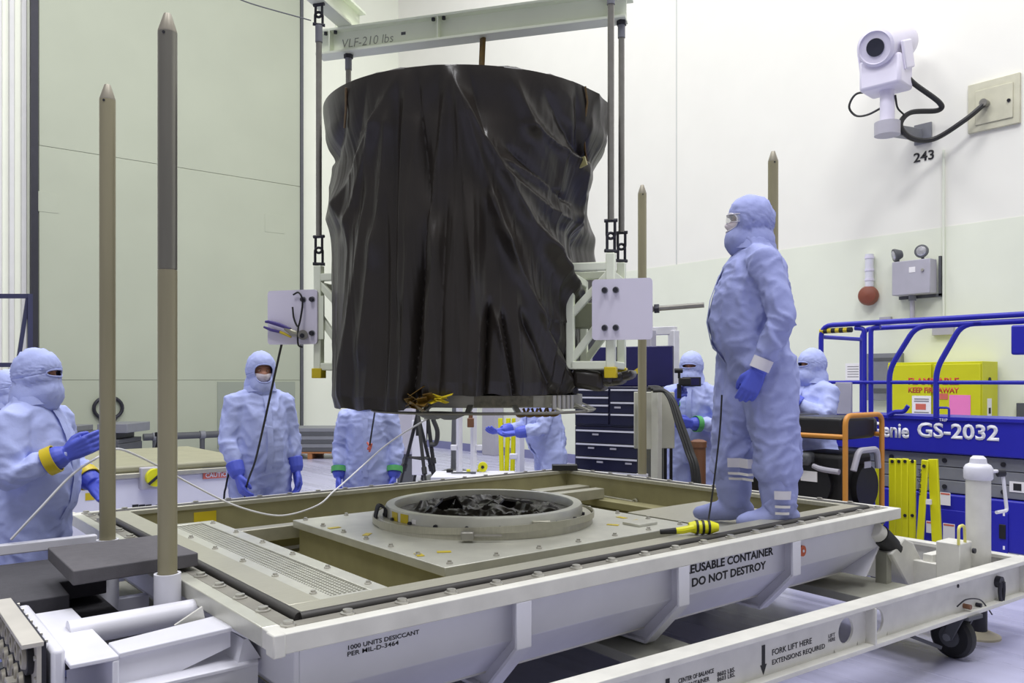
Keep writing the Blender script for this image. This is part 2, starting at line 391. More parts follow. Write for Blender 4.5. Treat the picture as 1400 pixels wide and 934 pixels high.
# emergency light
p = on_right(1257, 405)
t = thing('emergency_light', p, 'grey battery box with two round emergency lamp heads on the wall', 'emergency light')
ya, yb = on_right(1283, 380).y, on_right(1231, 380).y; za, zb = on_right(1257, 404).z, on_right(1257, 358).z
part('battery_box', MB().box(UW-.24, UW-.05, ya, yb, za, zb), M_lgrey, t, bevel=.008)
part('bracket', MB().box(UW-.05, UW-.007, ya-.05, ya-.02, za-.03, zb+.04), M_dgrey, t)
part('bracket', MB().box(UW-.05, UW-.007, ya-.05, yb, za-.04, za), M_dgrey, t)
part('label_plate', MB().box(UW-.243, UW-.24, (ya+yb)/2-.06, (ya+yb)/2+.02, (za+zb)/2+.06, (za+zb)/2+.13), M_paper, t)
part('latch', MB().cyl(V(UW-.26, ya+.09, zb-.14), V(UW-.24, ya+.09, zb-.14), .018), M_bolt, t)
for yy, ax in ((ya+.13, V(-1, -.15, .1)), (yb-.04, V(-.7, .7, -.2))):
    h = V(UW-.16, yy, zb+.10); hd = part('lamp_head', MB().lathe([(.0, -.05), (.05, -.05), (.085, .03), (.085, .05), (.07, .055), (0, .05)], h, ax, 24), M_dgrey, t)
    part('lamp_lens', MB().lathe([(.0, .05), (.066, .05), (.05, .065), (0, .07)], h, ax, 20), M_silver, hd)
    part('neck', MB().cyl(V(UW-.15, yy, zb-.01), h, .018), M_dgrey, t)
b0 = V(UW-.1, yb-.2, za); part('conduit_drop', MB().cyl(b0-Z*.3, b0, .03), M_lgrey, t); part('fitting', MB().cyl(b0-Z*.07, b0, .045), M_grey, t)
# bell
c = on_right(1186, 404, .12); t = thing('alarm_bell', on_right(1186, 420), 'round brown alarm bell hanging below a white conduit stub', 'bell')
part('gong', MB().lathe([(0, -.1), (.12, -.1), (.132, -.06), (.132, -.02), (.11, .03), (.05, .05), (0, .055)], c, (-1, -.2, 0), 36), M_bell, t)
part('conduit', MB().cyl(c+V(.05, 0, .12), c+V(.05, 0, .56), .055), M_white, t)
for k in (.2, .33, .5): part('collar', MB().cyl(c+V(.05, 0, k), c+V(.05, 0, k+.03), .062), M_board, t)
# wall panels and notices
def wall_box(name, x0, y0, x1, y1, th, m, label, cat, off=0.):
    a, b = on_right(x0, y1), on_right(x1, y0); zt = on_right(x0, y0).z
    o = single(name, MB().box(UW-.006-off-th, UW-.006-off, b.y, a.y, a.z, zt), m, (UW-.006-off, (a.y+b.y)/2, a.z), label, cat, bevel=min(.004, th*.3)); return o, b.y, a.y, a.z, zt
o, ya, yb, za, zb = wall_box('breaker_panel', 1188, 484, 1236, 547, .1, M_grey, 'grey breaker panel on wall behind the yellow cabinet', 'electrical panel')
part('nameplate', MB().box(UW-.112, UW-.106, ya+.05, yb-.05, zb-.10, zb-.06), M_dgrey, o)
part('vent', MB().box(UW-.112, UW-.106, ya+.05, yb-.05, za+.1, za+.16), M_dgrey, o)
o, ya, yb, za, zb = wall_box('wall_notice', 1156, 497, 1177, 520, .004, M_paper, 'small white paper notice on wall left of the blue lift rails', 'notice')
for k in range(5): part('print_line', MB().box(UW-.0112, UW-.010, ya+.03, yb-.03, zb-.05-k*.035, zb-.042-k*.035), M_ink2, o)
wall_box('junction_box', 1277, 448, 1306, 459, .06, M_lgrey, 'small grey junction box above the yellow cabinet', 'junction box')
wall_box('junction_box', 1205, 434, 1220, 441, .06, M_lgrey, 'tiny grey junction box under the battery lamp', 'junction box')
wall_box('outlet_box', 1392, 551, 1420, 575, .06, M_dgrey, 'dark outlet box on wall right of the yellow cabinet', 'outlet')
# flammables cabinet
uf = UW-.52; ya, yb = at_u(1342, 520, uf).y, at_u(1213, 520, uf).y; zt = at_u(1270, 495, uf).z
t = thing('flammables_cabinet', (UW-.28, (ya+yb)/2, 0), 'yellow flammable liquids cabinet with pink sheet on its door', 'cabinet')
part('body', MB().box(uf+.02, UW-.05, ya, yb, .1, zt), M_cabyel, t, bevel=.006)
ym = at_u(1275, 520, uf).y
for a, b in ((ya+.0, ym-.006), (ym+.006, yb-.0)):
    part('door', MB().box(uf-.01, uf+.02, a+.01, b-.01, .16, zt-.03), M_cabyel, t, bevel=.006)
part('plinth', MB().box(uf+.04, UW-.07, ya+.02, yb-.02, 0, .1), M_cabyel, t)
tx = at_u(1242, 524, uf); tw = at_u(1311, 524, uf).y
text('lettering', 'FLAMMABLE', at_u(1242, 526, uf-.011), -Y, Z, tx.y-tw, .085, M_red, t, .03)
text('lettering', 'KEEP FIRE AWAY', at_u(1242, 537, uf-.011), -Y, Z, tx.y-tw, .068, M_red, t, .03)
def sheet(x0, y0, x1, y1, m, nm='sheet'):
    a, b = at_u(x0, y1, uf-.011), at_u(x1, y0, uf-.011); zz = at_u(x0, y0, uf).z
    return part(nm, MB().box(uf-.014, uf-.011, b.y, a.y, a.z, zz), m, t)
sheet(1247, 541, 1273, 573, M_paper); sheet(1298, 540, 1327, 578, M_pink); sheet(1284, 538, 1296, 546, M_cred, 'print_block')
o = sheet(1252, 552, 1266, 560, M_cred, 'print_block'); o.location.x -= .003
for k, yy in enumerate((545, 548, 563, 566, 569)):
    o = sheet(1250, yy, 1270, yy+1, M_ink2, 'print_line'); o.location.x -= .003
hk = V(UW-.3, ya-.012, zt-.22); part('door_latch', MB().cyl(hk, hk+Y*.014, .03), M_ink, t)
part('side_label', MB().box(UW-.36, UW-.24, ya-.004, ya, zt-.78, zt-.44), M_paper, t)
part('print_block', MB().box(UW-.33, UW-.27, ya-.006, ya-.003, zt-.62, zt-.55), M_ink, t)
# ================================================================ container base
ZR = .79; CU0, CU1, CV0, CV1 = 1.03, 5.08, 2.43, 5.46
t = thing('shipping_container_base', ((CU0+CU1)/2, (CV0+CV1)/2, .3), 'open white container base with steel rim holding the ring adapter plate', 'container')
CT = t
def frame_rect(x0, x1, y0, y1, w, z0, z1):
    return [(x0, x1, y0, y0+w, z0, z1), (x0, x1, y1-w, y1, z0, z1), (x0, x0+w, y0+w, y1-w, z0, z1), (x1-w, x1, y0+w, y1-w, z0, z1)]
for i_, bx in enumerate(frame_rect(CU0, CU1, CV0, CV1, .11, .725, ZR)):
    part('flange', MB().box(*bx), M_alu if i_ == 2 else M_whited, t, bevel=.004)
for bx in frame_rect(CU0+.055, CU1-.055, CV0+.055, CV1-.055, .055, ZR-.001, ZR+.0012): part('recess_shade', MB().box(*bx), mat('recess_grey', S(140, 137, 128), .5, .3, .12, 12), t)  # shade of the bolt recess, painted as a flat grey strip
# dark recess and gasket bead
g = .145; gz = ZR-.002
for bx in frame_rect(CU0+.11, CU1-.11, CV0+.11, CV1-.11, .05, .74, ZR-.018): part('gasket_channel', MB().box(*bx), M_gasket, t)
q = [V(CU0+g, CV0+g, gz), V(CU1-g, CV0+g, gz), V(CU1-g, CV1-g, gz), V(CU0+g, CV1-g, gz)]
for i in range(4): part('gasket', MB().cyl(q[i], q[(i+1) % 4], .019, n=12), M_gasket, t)
# stainless lip inside
LU0, LU1, LV0, LV1 = CU0+.165, CU1-.16, CV0+.165, CV1-.16
for (x0, x1, y0, y1) in ((LU0, LU1, LV0, LV0+.115), (LU0, LU0+.12, LV0+.115, LV1), (LU0+.12, LU1, LV1-.04, LV1), (LU1-.04, LU1, LV0+.115, LV1-.04)):
    part('lip', MB().box(x0, x1, y0, y1, ZR-.02, ZR+.008), M_steel, t, bevel=.003)
# inner walls
IU0, IU1, IV0, IV1 = LU0+.08, LU1-.02, LV0+.1, LV1-.02
for bx in ((IU0, IU1, IV1-.012, IV1, .40, ZR-.01), (IU1-.012, IU1, IV0, IV1, .40, ZR-.01), (IU0, IU1, IV0, IV0+.012, .40, ZR-.02), (IU0, IU0+.012, IV0, IV1, .40, ZR-.02)):
    part('inner_wall', MB().box(*bx), M_olive, t)
part('inner_floor', MB().box(IU0, IU1, IV0, IV1, .405, .44), M_olive, t)
# raised stainless shelf strips along back and right walls
part('ledge', MB().box(IU0+.4, IU1-.012, IV1-.16, IV1-.012, .56, .615), M_steel, t, bevel=.004)
part('ledge', MB().box(IU1-.17, IU1-.012, IV0+.9, IV1-.16, .56, .615), M_olive, t, bevel=.004)
part('corner_bracket', MB().box(IU1-.55, IU1-.012, IV1-.3, IV1-.16, .66, .69), M_steel, t, bevel=.004)
p = at_z(244, 697, ZR-.06); part('yellow_label', MB().box(IU0+.42, IU0+.56, IV1-.016, IV1-.0125, .66, .75), M_ytape, t)
# outer shell: vertical wall then slanted lower panel
def shell(y_out, s):   # front/back
    mb = MB(); a, b = CU0+.11, CU1-.12
    pr = [(y_out, .725), (y_out, .56), (y_out+s*.165, .395), (y_out+s*.185, .395), (y_out+s*.02, .565), (y_out+s*.02, .725)]
    mb.prism([(a, y, z) for y, z in pr], (b-a, 0, 0)); return mb
part('side_wall', shell(CV0+.07, 1), M_white, t, bevel=.004); part('side_wall', shell(CV1-.07, -1), M_white, t, bevel=.004)
def shell_x(x_out, s):
    mb = MB(); a, b = CV0+.0701, CV1-.0701
    pr = [(x_out, .725), (x_out, .56), (x_out+s*.165, .395), (x_out+s*.185, .395), (x_out+s*.02, .565), (x_out+s*.02, .725)]
    mb.prism([(x, a, z) for x, z in pr], (0, b-a, 0)); return mb
part('end_wall', shell_x(CU0+.09, 1), M_white, t, bevel=.003); part('end_wall', shell_x(CU1-.12, -1), M_white, t, bevel=.003)
part('underside', MB().box(CU0+.26, CU1-.28, CV0+.24, CV1-.24, .385, .402), M_whited, t)
# gusset ribs: plate pair with outer flange, on both long sides
for s, yo in ((1, CV0), (-1, CV1)):
    for k, x in enumerate((2.04, 3.0, 3.93)):
        rb = MB(); Yy = lambda d: yo+s*d
        prof = [(.07, .725), (.0, .725), (-.0, .545), (.205, .325), (.75, .325), (.75, .39), (.24, .39), (.07, .56)]
        rb.prism([(x-.012, Yy(d+(.006 if i_ in (1, 2) else 0)), z+(.006 if i_ in (3, 4) else 0)) for i_, (d, z) in enumerate(prof)], (.012, 0, 0))
        o = part('rib', rb, M_white, t)
        # flange following the outer edge
        fb = MB(); e = .014
        for (d0, z0), (d1, z1) in zip(prof[1:4], prof[2:5]):
            n = Vector((d1-d0, z1-z0)); n.normalize(); nx, nz = -n.y, n.x
            if nz > 0 or nx > 0: nx, nz = -nx, -nz
            pts = [(d0, z0), (d1, z1), (d1-nx*e, z1-nz*e), (d0-nx*e, z0-nz*e)]
            fb.prism([(x-.045, Yy(a), b) for a, b in pts], (.075, 0, 0))
        part('rib_flange', fb, M_white, o, bevel=.002)
# bolts with clips along the rim
bm_ = MB().lathe([(0, 0), (.026, 0), (.026, .006), (.017, .008), (.017, .016), (.0, .018)], (0, 0, 0), n=14)
bolt_me = bm_.mesh('bolt', M_bolt)
u = CU0+.075; us = []
while u < CU1-.03: us.append(u); u += .213
for u in us:
    inst('bolt', bolt_me, t, (u, CV0+.078, ZR)); inst('bolt', bolt_me, t, (u, CV1-.078, ZR))
v = CV0+.29
while v < CV1-.15:
    inst('bolt', bolt_me, t, (CU0+.078, v, ZR)); inst('bolt', bolt_me, t, (CU1-.078, v, ZR)); v += .213
for vv in (CV0, CV1-.04): part('corner_block', MB().box(CU0-.012, CU0+.03, vv-.01, vv+.05, .72, ZR+.004), M_whited, t, bevel=.005)
# lettering on the front wall
yf = CV0+.0695
def front_text(body, x0, yb, x1, h, m=M_ink, bold=.012, nm='lettering'):
    a, b = at_v(x0, yb, yf), at_v(x1, yb, yf); return text(nm, body, V(a.x, yf, a.z), X, Z, b.x-a.x, h, m, t, bold)
front_text('REUSABLE CONTAINER', 936.5, 786.5, 1057, .042, bold=.025); front_text('DO NOT DESTROY', 946, 803, 1047, .042, bold=.025)
front_text('1000 UNITS DESICCANT', 476, 889, 573, .0155, bold=.008); front_text('PER MIL-D-3464', 475, 898, 545, .0155, bold=.005)
p = at_v(1095.5, 753, yf); part('orange_marker', MB().cyl(V(p.x, yf, p.z), V(p.x, yf-.012, p.z), .03, n=16), M_orange2, t)
part('red_rivet', MB().cyl(V(p.x, yf-.012, p.z), V(p.x, yf-.016, p.z), .008, n=10), M_lettw, t)
# ---- grate panel
GU0, GU1, GV0, GV1 = 1.315, 1.62, 2.725, 4.70
gp = part('grate_frame', MB().box(GU0, GU0+.075, GV0, GV1, ZR-.03, ZR-.005).box(GU1-.075, GU1, GV0, GV1, ZR-.03, ZR-.005).box(GU0+.075, GU1-.075, GV0, GV0+.05, ZR-.03, ZR-.005).box(GU0+.075, GU1-.075, GV1-.05, GV1, ZR-.03, ZR-.005), M_alu, t, bevel=.003)
mb = MB(); y = GV0+.05
while y < GV1-.05: mb.box(GU0+.07, GU1-.07, y-.0035, y+.0035, ZR-.022, ZR-.012); y += .0205
x = GU0+.075
while x < GU1-.07: mb.box(x-.0035, x+.0035, GV0+.05, GV1-.05, ZR-.0225, ZR-.0125); x += .0205
o = part('wire_mesh', mb, M_alu, gp, smooth=False); o['kind'] = 'stuff'
part('mesh_backing', MB().box(GU0+.02, GU1-.02, GV0+.02, GV1-.02, ZR-.075, ZR-.06), M_olive, gp)
part('grate_bearer', MB().box(GU1-.02, GU1+.01, GV0, GV1, .44, ZR-.03), M_olive, t)
for k in range(6):
    for x in (GU0+.037, GU1-.037): inst('screw', bolt_me, t, (x, GV0+.12+k*.35, ZR-.005), scale=(.55, .55, .8))
# ---- adapter plate
PU0, PU1, PV0, PV1, PZ = 2.10, 3.86, 3.07, 4.70, .735
ap = part('adapter_plate', MB().box(PU0, PU1, PV0, PV1, PZ-.045, PZ), M_alu, t, bevel=.004)
part('plate_web', MB().box(PU0+.03, PU1-.03, PV0+.03, PV0+.05, .44, PZ-.045).box(PU0+.03, PU0+.05, PV0+.05, PV1-.03, .44, PZ-.045).box(PU1-.05, PU1-.03, PV0+.05, PV1-.03, .44, PZ-.045).box(PU0+.05, PU1-.05, PV1-.05, PV1-.03, .44, PZ-.045), M_olive, t)
part('cross_bar', MB().box(IU0+.5, IU1-.1, PV1+.02, PV1+.12, .62, .70), M_steel, t, bevel=.004)
part('cross_bar', MB().box(PU0-.3, IU1-.1, PV0-.22, PV0-.12, .56, .66), M_olive, t, bevel=.004)
for k in range(7):
    for y in (PV0+.05, PV1-.05): inst('screw', bolt_me, ap, (PU0+.06+k*(PU1-PU0-.12)/6, y, PZ), scale=(.6, .6, 1))
for k in range(1, 6):
    for x in (PU0+.05, PU1-.05): inst('screw', bolt_me, ap, (x, PV0+.05+k*(PV1-PV0-.1)/6, PZ), scale=(.6, .6, 1))
for k, (px, py) in enumerate(((457, 722), (573, 759), (607, 755), (502, 731), (838, 718), (870, 712), (850, 708))):
    c = at_z(px, py, PZ); part('tape_scrap', MB().obox(c+Z*.002, V(math.cos(k*1.3), math.sin(k*1.3), 0), V(-math.sin(k*1.3), math.cos(k*1.3), 0), Z, .07, .035, .002), M_ytape, ap)
c = at_z(875, 717, PZ); part('small_plate', MB().obox(c+Z*.008, X, Y, Z, .16, .13, .014), M_alu, ap, bevel=.002)
# standing floor at the right end
part('floor_plate', MB().box(PU1+.06, IU1-.2, IV0+.012, IV0+.95, .70, .73), M_steel, t, bevel=.003)
part('floor_bearer', MB().box(PU1+.1, PU1+.14, IV0+.02, IV0+.93, .44, .70).box(IU1-.3, IU1-.26, IV0+.02, IV0+.93, .44, .70), M_olive, t)
# small latch rods on the right wall
pa, pb = at_u(798, 674, IU1-.03), at_u(868, 686, IU1-.03); part('latch_rod', MB().cyl(pa, pb, .008, n=8), M_steel, t)
for p in (pa, pb): part('latch_eye', MB().lathe([(.014, -.008), (.024, -.008), (.024, .008), (.014, .008)], p, X, 12, True), M_steel, t)

# ================================================================ ring adapter on the plate
rc = at_z(662, 686, .845); RC = V(rc.x, rc.y, PZ)
t = thing('ring_adapter', RC, 'flat silver metal ring with clamp band on the adapter plate', 'ring')
H = .845-PZ
part('inner_ring', MB().lathe([(.535, 0), (.595, 0), (.595, H-.012), (.588, H), (.54, H), (.535, H-.01)], RC, n=96, closed=True), M_alu, t)
part('lower_flange', MB().lathe([(.60, 0), (.655, 0), (.655, .035), (.645, .05), (.60, .05)], RC, n=96, closed=True), M_steel, t)
# clamp band, a slightly loose strip
P = []
for k in range(73):
    a = R(-150+k*300/72); r = .668+.012*math.sin(a*2.3); z = .045+.02*math.sin(a*1.5+.5)
    P.append((a, r, z))
q = lambda a, r, z: RC+(-FV*math.cos(a)+RV*math.sin(a))*r+Z*z
mb = MB(); rows = [[q(a, r, z-.018) for a, r, z in P], [q(a, r, z+.018) for a, r, z in P], [q(a, r-.006, z+.018) for a, r, z in P], [q(a, r-.006, z-.018) for a, r, z in P]]
mb.grid(rows+[rows[0]]); part('clamp_band', mb, M_steel, t)
cp = q(R(-2), .70, .035); part('clamp_bolt', MB().cyl(cp-RV*.02, cp+RV*.14, .008, n=8), M_rod, t); part('clamp_block', MB().obox(cp-RV*.04, RV, FV, Z, .07, .05, .045), M_rod, t, bevel=.008)
cp = q(R(32), .62, .07); part('clamp_block', MB().obox(cp, RV, FV, Z, .10, .03, .03), M_steel, t, bevel=.006)
for k in range(10):
    a = R(-75+k*17); part('stud', MB().cyl(q(a, .598, .056), q(a, .612, .056), .011, n=8), M_dark, t)
for a0 in (-60, -50):
    mb = MB(); mb.grid([[q(R(a0+k), .5965, .05), q(R(a0+k), .5965, .10)] for k in range(8)]); part('amber_tag', mb, M_ytape, t)
mb = MB(); mb.grid([[q(R(-40+k), .5965, .055), q(R(-40+k), .5965, .08)] for k in range(4)]); part('white_tag', mb, M_paper, t)
for k in range(5):
    b = q(R(-78+k*2), .61, .02); part('wire', MB().tube(spline([b, b+Z*.07+RV*.01, b+Z*.09-RV*.03, b+Z*.02-RV*.05]), .006, 6), M_dark, t)
# crumpled black film in the ring
n = 90; mb = MB(); rows = []
for i in range(n+1):
    row = []
    for k in range(n+1):
        x = (i/n*2-1); y = (k/n*2-1); rr = math.sqrt(max(1e-9, x*x+y*y)); sq = max(abs(x), abs(y)); x2, y2 = x*sq/rr*.53, y*sq/rr*.53
        p = V(x2*5.5, y2*5.5, 1.3); h = 1-abs(mnoise.noise(p)*1.6); h2 = 1-abs(mnoise.noise(p*2.3+V(3, 1, 2))*1.6)
        zz = .02+.055*h+.03*h2; e = max(0, (sq-.86)/.14); zz = zz*(1-e)+.07*e
        row.append((RC.x+x2, RC.y+y2, PZ+zz-.01))
    rows.append(row)
mb.grid(rows)
f0 = RC+RV*-.22-FV*.12
for (a, b, c, d) in (((-.34, .05, .06), (-.25, -.02, .15), (-.17, .02, .165), (-.24, .12, .06)), ((-.2, .02, .06), (-.17, .02, .165), (-.13, .0, .11), (-.14, .1, .05)), ((.05, .2, .05), (.12, .14, .13), (.3, .2, .10), (.2, .3, .05))):
    pp = [RC+RV*s[0]+FV*s[1]+Z*(s[2]-.02) for s in (a, b, c, d)]; mb.add(pp+[p-Z*.012-FV*.01 for p in pp], [(0, 1, 2, 3), (7, 6, 5, 4), (0, 1, 5, 4), (1, 2, 6, 5), (2, 3, 7, 6), (3, 0, 4, 7)])
single('crumpled_film', mb, M_film, RC, 'crumpled black plastic film lying inside the metal ring', 'plastic film', angle=28)
# rim extras
c = at_z(772, 639, ZR+.035); tag(part('black_box', MB().obox(c, RV, FV, Z, .22, .1, .05), M_blackp, None, bevel=.006), 'small flat black box on the far rim corner', 'box')

# ================================================================ transport dolly
DO, E1, E2 = V(4.64, 1.95, 0), V(.9981, -.061, 0), V(.061, .9981, 0)
DL = lambda p, q, z: DO+E1*p+E2*q+Z*z
t = thing('transport_dolly', DL(-1.3, 1.8, 0), 'white steel dolly frame on castors under the container base', 'dolly'); DT = t
ZT, ZB = .49, .265
def plate_hole(mb, c, ex, ey, w, h, r, th):
    n = 32; ez = ex.cross(ey); out = []
    for k in range(n):
        a = 2*math.pi*k/n; ca, sa = math.cos(a), math.sin(a); m = 1/max(abs(ca)/(w/2), abs(sa)/(h/2)); out.append((ca*m, sa*m, ca*r, sa*r))
    vs = []
    for s in (-.5, .5):
        for (x, y, a, b) in out: vs += [c+ex*x+ey*y+ez*th*s, c+ex*a+ey*b+ez*th*s]
    fs = []
    for k in range(n):
        j = (k+1) % n; o = 2*n
        fs += [(2*k, 2*k+1, 2*j+1, 2*j), (o+2*k, o+2*j, o+2*j+1, o+2*k+1), (2*k+1, o+2*k+1, o+2*j+1, 2*j+1), (2*k, 2*j, o+2*j, o+2*k)]
    mb.add(vs, fs)
def pq_on(px, py):    # along-beam coordinate of a pixel on the beam's web plane q=.05
    r = ray(px, py); nrm = E2; tt = (DL(0, .05, 0)-C0).dot(nrm)/r.dot(nrm); P = C0+r*tt; return (P-DO).dot(E1), P.z
PH = [pq_on(1155, 866), pq_on(1197, 855)]
part('top_flange', MB().beam(DL(-5.0, .05, ZT-.012), DL(1.05, .05, ZT-.012), .10, .024), M_whited, t, bevel=.003)
part('bottom_flange', MB().beam(DL(-5.0, .05, ZB+.012), DL(1.05, .05, ZB+.012), .10, .024), M_whited, t, bevel=.003)
mb = MB(); hh = ZT-ZB-.048; zc = (ZT+ZB)/2; xs = -5.0
for p, z in PH:
    mb.beam(DL(xs, .05, zc), DL(p-.1, .05, zc), .012, hh); plate_hole(mb, DL(p, .05, zc), E1, Z, .2, hh, .062, .012); xs = p+.1
mb.beam(DL(xs, .05, zc), DL(1.05, .05, zc), .012, hh); part('web', mb, M_whited, t, smooth=False)
ps = pq_on(1183, 860)[0]
for p in (ps, ps-1.9, .93): part('stiffener', MB().obox(DL(p, .02, zc), E1, E2, Z, .012, .055, hh), M_whited, t)
# other members
part('end_beam', MB().beam(DL(1.0, .1, (ZT+ZB)/2), DL(1.0, 3.5, (ZT+ZB)/2), .012, ZT-ZB-.04).beam(DL(1.0, .1, ZT-.012), DL(1.0, 3.5, ZT-.012), .08, .024).beam(DL(1.0, .1, ZB+.012), DL(1.0, 3.5, ZB+.012), .08, .024), M_whited, t, bevel=.003)
part('far_beam', MB().beam(DL(-5.0, 3.55, zc), DL(1.05, 3.55, zc), .10, ZT-ZB), M_whited, t, bevel=.004)
part('stringer', MB().beam(DL(.62, .45, zc+.03), DL(.96, .45, zc+.03), .06, .16), M_whited, t, bevel=.004)
part('cross_member', MB().beam(DL(.62, .1, .36), DL(.62, 3.5, .36), .05, .16), M_whited, t, bevel=.004)
part('cross_member', MB().beam(DL(.15, .1, .30), DL(.15, 3.5, .30), .5, .05), M_cream if False else mat('dull_grey_paint', S(150, 150, 138), .6), t, bevel=.004)
part('cross_member', MB().beam(DL(-1.7, .1, .29), DL(-1.7, 3.5, .29), .35, .05), MATS['dull_grey_paint'], t, bevel=.004)
part('cross_member', MB().beam(DL(-3.6, .1, .30), DL(-3.6, 3.5, .30), .35, .05), MATS['dull_grey_paint'], t, bevel=.004)
# shock mounts between dolly and container
if True:
    Q = lambda px, py: at_v(px, py, 2.44)
    o = part('shock_mount', MB().prism([Q(*q) for q in ((1237, 736), (1249, 742), (1266, 778), (1264, 806), (1244, 806), (1228, 776), (1219, 758))], (0, .12, 0)), M_whited, t, bevel=.010)
    a0, a1 = Q(1233, 752)+Y*.06, Q(1214, 732)+Y*.06
    part('rubber_block', MB().cyl(a0, a1, .064, n=20), M_black, o)
    part('mount_cap', MB().cyl(a1, a1+(a1-a0)*.35, .058, .052, n=20), M_whited, o, bevel=.006)
    b = Q(1222, 790); part('mount_post', MB().box(b.x-.03, b.x+.03, b.y+.03, b.y+.10, .31, .52), MATS['dull_grey_paint'], o)
# corner jack
jx = V(5.43, 2.12, 0)
o = part('jack_tube', MB().cyl(jx+Z*.30, jx+Z*.97, .070, n=24), M_whited, t)
part('jack_head', MB().lathe([(.0, .97), (.076, .97), (.082, .98), (.082, 1.04), (.07, 1.06), (.05, 1.07), (.045, 1.10), (.03, 1.115), (0, 1.115)], jx, n=24), M_white, o)
part('jack_foot_leg', MB().cyl(jx+Z*.03, jx+Z*.30, .05, n=16), M_dark, o)
part('jack_foot', MB().lathe([(.0, 0), (.125, 0), (.125, .012), (.06, .04), (.0, .04)], jx, n=28), mat('worn_tan', S(196, 188, 164), .6), o)
hx = jx+RV*.08+Z*1.02
part('crank', MB().tube(rpoly([hx, hx+RV*.07, hx+RV*.085-Z*.24-FV*.02, hx-RV*.02-Z*.24-FV*.09], .02), .011, 8), M_white, o)
part('crank_hub', MB().cyl(hx+RV*.04-Z*.01, hx+RV*.08-Z*.01, .025, n=12), M_dark, o)
part('jack_bracket', MB().obox(jx+V(-.20, .06, .49), X, Y, Z, .17, .14, .23), M_whited, t, bevel=.006)
part('jack_bracket_bolt', MB().cyl(jx+V(-.13, -.02, .55), jx+V(-.13, -.035, .55), .016, n=10).cyl(jx+V(-.13, -.02, .42), jx+V(-.13, -.035, .42), .016, n=10), M_dark, t)
part('chain_handle', MB().tube(rpoly([jx+V(-.28, .0, .60), jx+V(-.28, .0, .71), jx+V(-.20, 0, .71), jx+V(-.19, 0, .60)], .03), .009, 8), mat('pale_yellow_paint', S(220, 214, 120), .5), t)
# castors
def castor(c, ax, big=True):
    ax = Vector(ax).normalized(); r = .125
    o = part('castor_wheel', MB().lathe([(.05, -.038), (.105, -.036), (.122, -.022), (.125, 0), (.122, .022), (.105, .036), (.05, .038)], c+Z*r, ax, 36), M_black, t)
    part('hub', MB().cyl(c+Z*r-ax*.045, c+Z*r+ax*.045, .058, n=20), M_dgrey, o)
    part('axle_bolt', MB().cyl(c+Z*r-ax*.07, c+Z*r+ax*.07, .022, n=8), M_grey, o)
    fd = ax.cross(Z).normalized()
    for s in (-1, 1): part('fork', MB().beam(c+Z*r+ax*.056*s, c+Z*.27-fd*.07+ax*.056*s, .014, .06), M_dgrey, o, bevel=.003)
    part('fork_crown', MB().obox(c+Z*.258-fd*.07, ax, fd, Z, .14, .12, .02), M_dgrey, o)
wc = at_z(1303, 899, 0); castor(V(wc.x, wc.y, 0), -RV*.85-FV*.52)
castor(DL(.85, 3.4, 0), -RV); castor(DL(-4.6, .2, 0), -RV); castor(DL(-4.6, 3.4, 0), -RV)
part('brake_lever', MB().beam(at_d(1246, 870, 4.55), at_d(1285, 885, 4.6), .03, .02), M_dgrey, t)
# fittings on the front web
def webp(px, py, off=.0): p, z = pq_on(px, py); return DL(p, .044-off, z)
o = part('tow_eye', MB().cyl(webp(1361, 795), webp(1361, 795, .03), .034, n=18), M_dark, t)
a = webp(1361, 797, .03); part('shackle_loop', MB().tube(spline([a+Z*.01-E1*.02, a-Z*.04-E1*.028, a-Z*.10-E1*.012, a-Z*.11+E1*.006, a-Z*.04+E1*.022, a+Z*.01+E1*.02]), .011, 8), M_dark, o)
part('pin', MB().cyl(webp(1316, 828), webp(1316, 828, .04), .014, n=10), M_brown, t); part('pin', MB().cyl(webp(1333, 826), webp(1333, 826, .03), .011, n=10), M_dark, t)
part('lanyard', MB().tube(spline([webp(1302, 828, .02), webp(1312, 818, .03), webp(1330, 818, .03), webp(1340, 828, .03), webp(1345, 838, .04)]), .004, 6), M_dark, t)
part('web_hole', MB().cyl(webp(1308, 801), webp(1308, 801, .004), .010, n=10), M_ink, t)
def web_text(body, x0, yb, x1, h, m=M_ink, bold=.004):
    (p0, z0), (p1, _) = pq_on(x0, yb), pq_on(x1, yb); text('lettering', body, DL(p0, .0435, z0), E1, Z, p1-p0, h, m, t, bold)
web_text('FORK LIFT HERE', 1054, 896, 1108, .026); web_text('EXTENSIONS REQUIRED', 1054, 910, 1126, .026)
web_text('LIFT', 1131, 872, 1140, .016, M_ink2); web_text('HERE', 1131, 878, 1140, .016, M_ink2)
web_text('CENTER OF BALANCE', 926, 934, 974, .018); web_text('CONTAINER', 934, 941, 968, .018); web_text('8602 LBS.', 979, 925, 1003, .018); web_text('8603 LBS.', 979, 932, 1003, .018)
for px, py in ((1042, 902), (911, 950)):
    p, z = pq_on(px, py); c = DL(p, .0425, z)
    part('arrow_mark', MB().prism([c+E1*a+Z*b for a, b in ((-.011, .065), (.011, .065), (.011, -.02), (.022, -.02), (0, -.065), (-.022, -.02), (-.011, -.02))], E2*.0012), M_ink, t)
